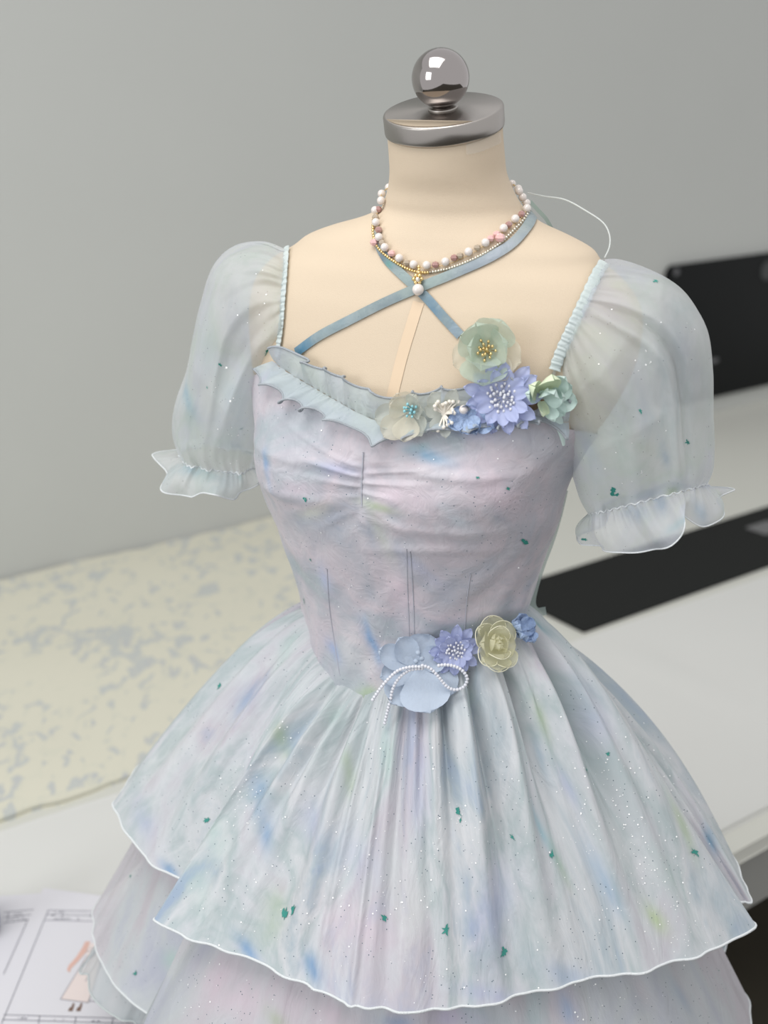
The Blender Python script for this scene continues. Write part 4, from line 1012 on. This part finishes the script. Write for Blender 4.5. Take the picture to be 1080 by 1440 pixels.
# beige organza flower with turquoise stamens
M = flower_frame(BOD0, 576, 580, .009, -.1, 0)
pt = [(190, 6, .002, 44*G, 34*G, .05, .2, M_petal_grey, .0015, 0), (225, 8, .002, 44*G, 36*G, .05, .2, M_petal_cream, .0015, .0005), (265, 12, .002, 38*G, 36*G, .1, .2, M_petal_cream, .0015, .001), (300, 8, .002, 34*G, 34*G, .1, .2, M_petal_grey, .0015, .0005), (120, 14, .002, 28*G, 34*G, .2, .2, M_petal_cream, .0015, .001), (60, 24, .002, 30*G, 22*G, .3, .3, M_petal_grey, .001, .0015), (10, 16, .002, 22*G, 24*G, .3, .3, M_petal_grey, .001, .0015), (155, 22, .002, 26*G, 30*G, .3, .2, M_petal_cream, .001, .0015)]
f = flower('organza_flower', M, M_petal_grey, .004, pt, 'translucent greige organza flower with turquoise stamens')
stamens(f, M @ Matrix.Translation((4*G, 3*G, 0)), 11, 10*G, .012, .0013, M_turq, stalk=.0006, seed=9)
# sage hydrangea flower, seen from the side
M = flower_frame(BODY, 762, 560, .014, .35, .10)
pt = [(150, 30, .001, 38*G, 26*G, .15, .35, M_petal_sage2, .001, 0), (172, 20, .001, 32*G, 20*G, .15, .35, M_petal_sage, .001, 0), (95, 40, .001, 44*G, 32*G, .25, .3, M_petal_sage2, .001, .001), (55, 32, .001, 42*G, 30*G, .2, .25, M_petal_sage, .001, .001), (25, 20, .001, 40*G, 28*G, .1, .2, M_petal_sage, .001, 0), (-8, 16, .001, 44*G, 30*G, .1, .2, M_petal_sage, .001, 0), (-42, 20, .001, 36*G, 24*G, .1, .25, M_petal_sage, .001, 0), (-72, 26, .001, 36*G, 20*G, .1, .3, M_petal_sage, .001, 0), (-100, 30, .001, 28*G, 18*G, .1, .3, M_petal_sage2, .001, 0),
      (70, 66, .001, 34*G, 28*G, .2, .3, M_petal_sage, .001, .002), (110, 58, .001, 28*G, 24*G, .2, .3, M_petal_sage, .001, .002), (0, 45, .001, 32*G, 26*G, .2, .3, M_petal_sage, .001, .002)]
f = flower('sage_flower', M, M_brown, .004, pt, 'pale sage silk flower with rounded petals')
p, n = cast(BODY, 748, 566, .010); mb = MB(); mb.ball(p, .0058, 16, 12, (1, .8, 1.1)); mb.build('brown_calyx', M_brown, f)
mb = MB(); 
P, Nr = cast_path(BOD0, [(775, 575), (782, 590), (786, 608), (788, 622)], 16, .006); mb.grid(ribbon(P, Nr, np.linspace(.012, .003, 16), 5, .001)); mb.build('leaf', M_petal_sage, f)
# waist flowers: sit on the bodice / skirt joint
_n = PBo.shape[0]*PBo.shape[1]
ALLP = BVHTree.FromPolygons([tuple(v) for v in PBo.reshape(-1, 3)]+[tuple(v) for v in P1.reshape(-1, 3)], grid_faces(NB, MBv, True)+grid_faces(NS, MT, True, False, _n))
M = flower_frame(ALLP, 588, 940, .024, 0, 0.42)
G2 = .00076
pt = [(-78, 7, .002, 60*G2, 66*G2, .03, .03, M_petal_blue, .0006, .0030), (-128, 0, .002, 56*G2, 50*G2, .02, .03, M_petal_blue, .0006, 0), (-30, 0, .002, 56*G2, 46*G2, .02, .03, M_petal_blue, .0006, .0004), (158, 10, .002, 56*G2, 34*G2, .1, .2, M_petal_blue, .001, .001), (125, 14, .002, 46*G2, 34*G2, .15, .2, M_petal_blue, .001, .0003), (70, 8, .002, 44*G2, 52*G2, .1, .15, M_petal_blue, .001, 0), (28, 8, .002, 36*G2, 36*G2, .1, .15, M_petal_blue, .001, .0006), (195, 6, .002, 50*G2, 34*G2, .05, .15, M_petal_blue, .001, .0005)]
f = flower('blue_waist_flower', M, M_petal_blue, .004, pt, 'large pale blue fabric flower under a white beaded bow')
mb = MB()
for x, y in ((588, 918), (593, 926), (585, 930)):
    q_ = at_y(x, y, M.translation.y-.006); mb.ball(q_, .0028, 8, 6)
mb.build('centre_knot', M_petal_blue, f)
# beaded bow
def beads(px, n, off, par):
    q_ = path(px, n); mb = MB()
    for x, y in q_:
        v = at_y(x, y, M.translation.y-off-.010); c2, _ = cast(ALLP, x, y, .004); v = c2 if c2[1] < v[1] else v; mb.ball(v, .0018, 8, 6)
    o = mb.build('bead_strand', M_white, par); tag(o, kind='stuff'); return o
beads([(594, 938), (578, 938), (560, 943), (546, 955), (535, 968), (524, 984)], 21, .012, f)
beads([(594, 940), (575, 943), (560, 955), (552, 970), (549, 985), (545, 1000), (541, 1017)], 24, .011, f)
beads([(594, 936), (605, 940), (616, 951), (628, 965), (640, 970), (652, 966), (657, 955), (652, 945), (642, 938), (628, 935), (617, 936)], 31, .0125, f)
# lilac daisy at the waist
M = flower_frame(ALLP, 640, 913, .014)
pt = [(i*360/12+rr.uniform(-6, 6), 8+rr.uniform(-4, 4), .002, (31+rr.uniform(-2, 3))*G2, 15*G2, .05, .15, M_petal_lil, .0006, 0) for i in range(12)]+[(i*360/10+12+rr.uniform(-5, 5), 24+rr.uniform(-4, 4), .002, 24*G2, 14*G2, .1, .15, M_petal_lil, .0006, .001) for i in range(10)]
f = flower('lilac_waist_flower', M, M_petal_lil, .004, pt, 'lilac daisy-shaped fabric flower with white stamens, at the waist')
stamens(f, M, 26, 13*G2, .007, .0013, M_white, seed=15)
# pale yellow organza rose
M = flower_frame(ALLP, 693, 911, .012, .15, 0)
pt = []
for i, (a, el, Ln, Wd) in enumerate([(100, 12, 44, 44), (140, 14, 38, 40), (60, 14, 40, 40), (-90, 12, 40, 44), (-50, 12, 38, 36), (-130, 12, 38, 36), (0, 20, 30, 40), (180, 20, 30, 40), (80, 36, 34, 34), (-80, 36, 32, 34), (20, 44, 24, 30), (160, 44, 24, 30), (110, 58, 24, 24), (-100, 58, 24, 24), (0, 66, 18, 22), (200, 66, 18, 22)]):
    pt.append((a, el, .001, Ln*G2*.92, Wd*G2*.85, .25, .25, M_petal_yel, .0012, .0006*i))
f = flower('yellow_organza_rose', M, M_yel_edge, .003, pt, 'pale yellow organza rose at the waist')
mb = MB()
for i in range(8):
    a, el, Ln, Wd = [(100, 12, 44, 44), (140, 14, 38, 40), (60, 14, 40, 40), (-90, 12, 40, 44), (-50, 12, 38, 36), (-130, 12, 38, 36), (80, 36, 34, 34), (-80, 36, 32, 34)][i]
    me_ = None
    MM = M @ Mloc(a, el, .001, 0, .0006*i); L_, W_ = Ln*G2*.92, Wd*G2*.85; pts_ = []
    for t in np.linspace(-1, 1, 15):
        an = t*PI*.62; v = .58+.42*math.cos(an) if abs(an) < PI/2 else .58+.45*math.cos(an); u = math.copysign(1, t); w_ = W_/2*math.sin(an) if abs(an) < PI/2 else u*W_/2*(.16+.84*math.sin(PI/2*v/.58))
        pts_.append(MM @ Vector((L_*v*(1-.05*(2*w_/W_)**2*v), w_, .25*L_*v*v*.9+.25*W_*(2*w_/W_)**2*v)))
    mb.tube(pts_, .0005, 4)
tag(mb.build('petal_edging', M_yel_edge, f), kind='stuff')
# blue crinkled flower at the right of the waist
M = flower_frame(ALLP, 729, 889, .012, .4, 0)
pt = [(a, 16+8*(i % 3), 0, (22+3*(i % 2))*G2, 20*G2, .2, .35, M_crinkle, .002, .0007*i) for i, a in enumerate((80, 40, 0, -40, -80, -120, 160, 120, 60, -60, 180))]
f = flower('blue_waist_rosette', M, M_crinkle, .006, pt, 'crinkled blue ribbon rosette at the right of the waist')
p, n = cast(ALLP, 722, 872, .008); mb = MB(); mb.box((0, 0, 0), (.0022, .0016, .0042), Matrix.Translation(Vector(p))); mb.build('brown_clip', simple('brown_clip', (.22, .19, .14), .5), f, False)

# ================================================================== NECKLACE
nc, _ = cast(BODY, 595, 375, .003)
neck = empty('pearl_necklace', nc); tag(neck, 'pearl choker with mauve crystals and a pearl drop, around the neck of the dress form', 'necklace')
NB_ = [(731, 268), (738, 275), (740, 286), (736, 297), (722, 313), (707, 326), (683, 344), (660, 356), (628, 370), (602, 375), (584, 374), (564, 365), (544, 350), (536, 336), (532, 317), (531, 301), (536, 282)]
def sph(name, p, r, mat, par, sc=(1, 1, 1), nu=16, nv=10, sm=True):
    mb = MB(); mb.ball((0, 0, 0), r, nu, nv, sc); me = mesh(name, mb.V, mb.F, sm); me.materials.append(mat)
    o = bpy.data.objects.new(name, me); COL.objects.link(o); o.parent = par; o.matrix_parent_inverse = world_m(par).inverted(); o.matrix_basis = Matrix.Translation(Vector(p)); return o
pearl_me = None
def neck_pt(x, y, off):
    p, n = cast(BODY, x, y, off, 1.2); return p
PR = .0039
pm = MB(); pm.ball((0, 0, 0), PR, 18, 12); pme = mesh('pearl', pm.V, pm.F); pme.materials.append(M_pearl)
def put(me, p, par, name, rot=None):
    o = bpy.data.objects.new(name, me); COL.objects.link(o); o.parent = par; o.matrix_parent_inverse = world_m(par).inverted()
    o.matrix_basis = Matrix.Translation(Vector(p)) @ (rot.to_4x4() if rot is not None else Matrix.Identity(4)); return o
for x, y in NB_: put(pme, neck_pt(x, y, PR+.0006), neck, 'pearl')
def gem(mat, r):
    g = MB(); g.ball((0, 0, 0), r, 6, 4, (1, 1, .9)); me = mesh('crystal_bead', g.V, g.F, False); me.materials.append(mat); return me
gems = [gem(M_mauve, .0036), gem(M_smoke, .0034), gem(M_pinkc, .0036)]
gp = [((731, 305), 0), ((714, 320), 0), ((690, 338), 2), ((698, 333), 2), ((672, 350), 1), ((640, 364), 0), ((614, 374), 0), ((574, 371), 1), ((553, 358), 2), ((540, 343), 1), ((535, 326), 0), ((531, 309), 1), ((531, 293), 0), ((738, 292), 1), ((648, 361), 1)]
for (x, y), k in gp: put(gems[k], neck_pt(x, y, .0035), neck, 'crystal_bead')
for (x, y), r in (((703, 338), .0048), ((529, 343), .0040)):
    put(gem(M_pinkc, r), neck_pt(x, y, .004), neck, 'pink_crystal')
# lower strand of tiny beads
def strand(pts, n, r, mat, name, off):
    mb = MB()
    for x, y in path(pts, n):
        mb.ball(neck_pt(x, y, off), r, 6, 4)
    o = mb.build(name, mat, neck); tag(o, kind='stuff'); return o
strand([(742, 288), (741, 301), (733, 314), (718, 330), (704, 343), (684, 356), (662, 367), (634, 378), (606, 384)], 46, .0016, M_silver, 'seed_bead_strand', .002)
strand([(606, 384), (592, 384), (574, 379), (556, 369), (540, 357), (530, 344), (526, 326), (527, 308)], 36, .0016, M_gold, 'seed_bead_strand', .002)
strand([(737, 280), (735, 305), (700, 334), (660, 359), (628, 373), (590, 377), (560, 366), (538, 345), (531, 315), (534, 285)], 110, .0006, M_gold, 'gold_wire', .0015)
# back of the choker round the neck
bk = []
pa = neck_pt(731, 268, .004); pb = neck_pt(536, 282, .004)
cN = np.array([.062, 1.21, 0])-Fv*0
for t in np.linspace(0, 1, 22):
    a0 = math.atan2(pa[1]-1.21, pa[0]-.062); a1 = math.atan2(pb[1]-1.21, pb[0]-.062)
    if a1 < a0: a1 += 2*PI
    a = a0+(a1-a0)*t; ra = math.hypot(pa[1]-1.21, pa[0]-.062)*(1-t)+math.hypot(pb[1]-1.21, pb[0]-.062)*t
    bk.append((.062+ra*math.cos(a), 1.21+ra*math.sin(a), pa[2]*(1-t)+pb[2]*t+.012*math.sin(PI*t)))
mb = MB(); mb.tube(bk, .0007, 5); mb.build('back_chain', M_gold, neck)
for p in bk[1:-1:2]: put(pme, p, neck, 'pearl')
# pendant
mb = MB()
for k in range(4): mb.ball(neck_pt(592, 378+k*4, .006), .0016, 8, 6)
pc = neck_pt(591, 395, .007)
for k in range(6):
    a = k*PI/3; mb.ball(pc+np.array([.0035*math.cos(a), 0, .0035*math.sin(a)]), .0020, 8, 6)
pend = mb.build('pendant_setting', M_gold, neck)
sph('pendant_crystal', pc+np.array([0, -.002, 0]), .0024, M_silver, pend, nu=8, nv=5, sm=False)
sph('pendant_pearl', neck_pt(591, 409, .0060), .0054, M_pearl, pend, nu=22, nv=16)
print('table depth', DEPTH, 'front edge v; pole v', uv_of((0.045, 1.21, 0)))
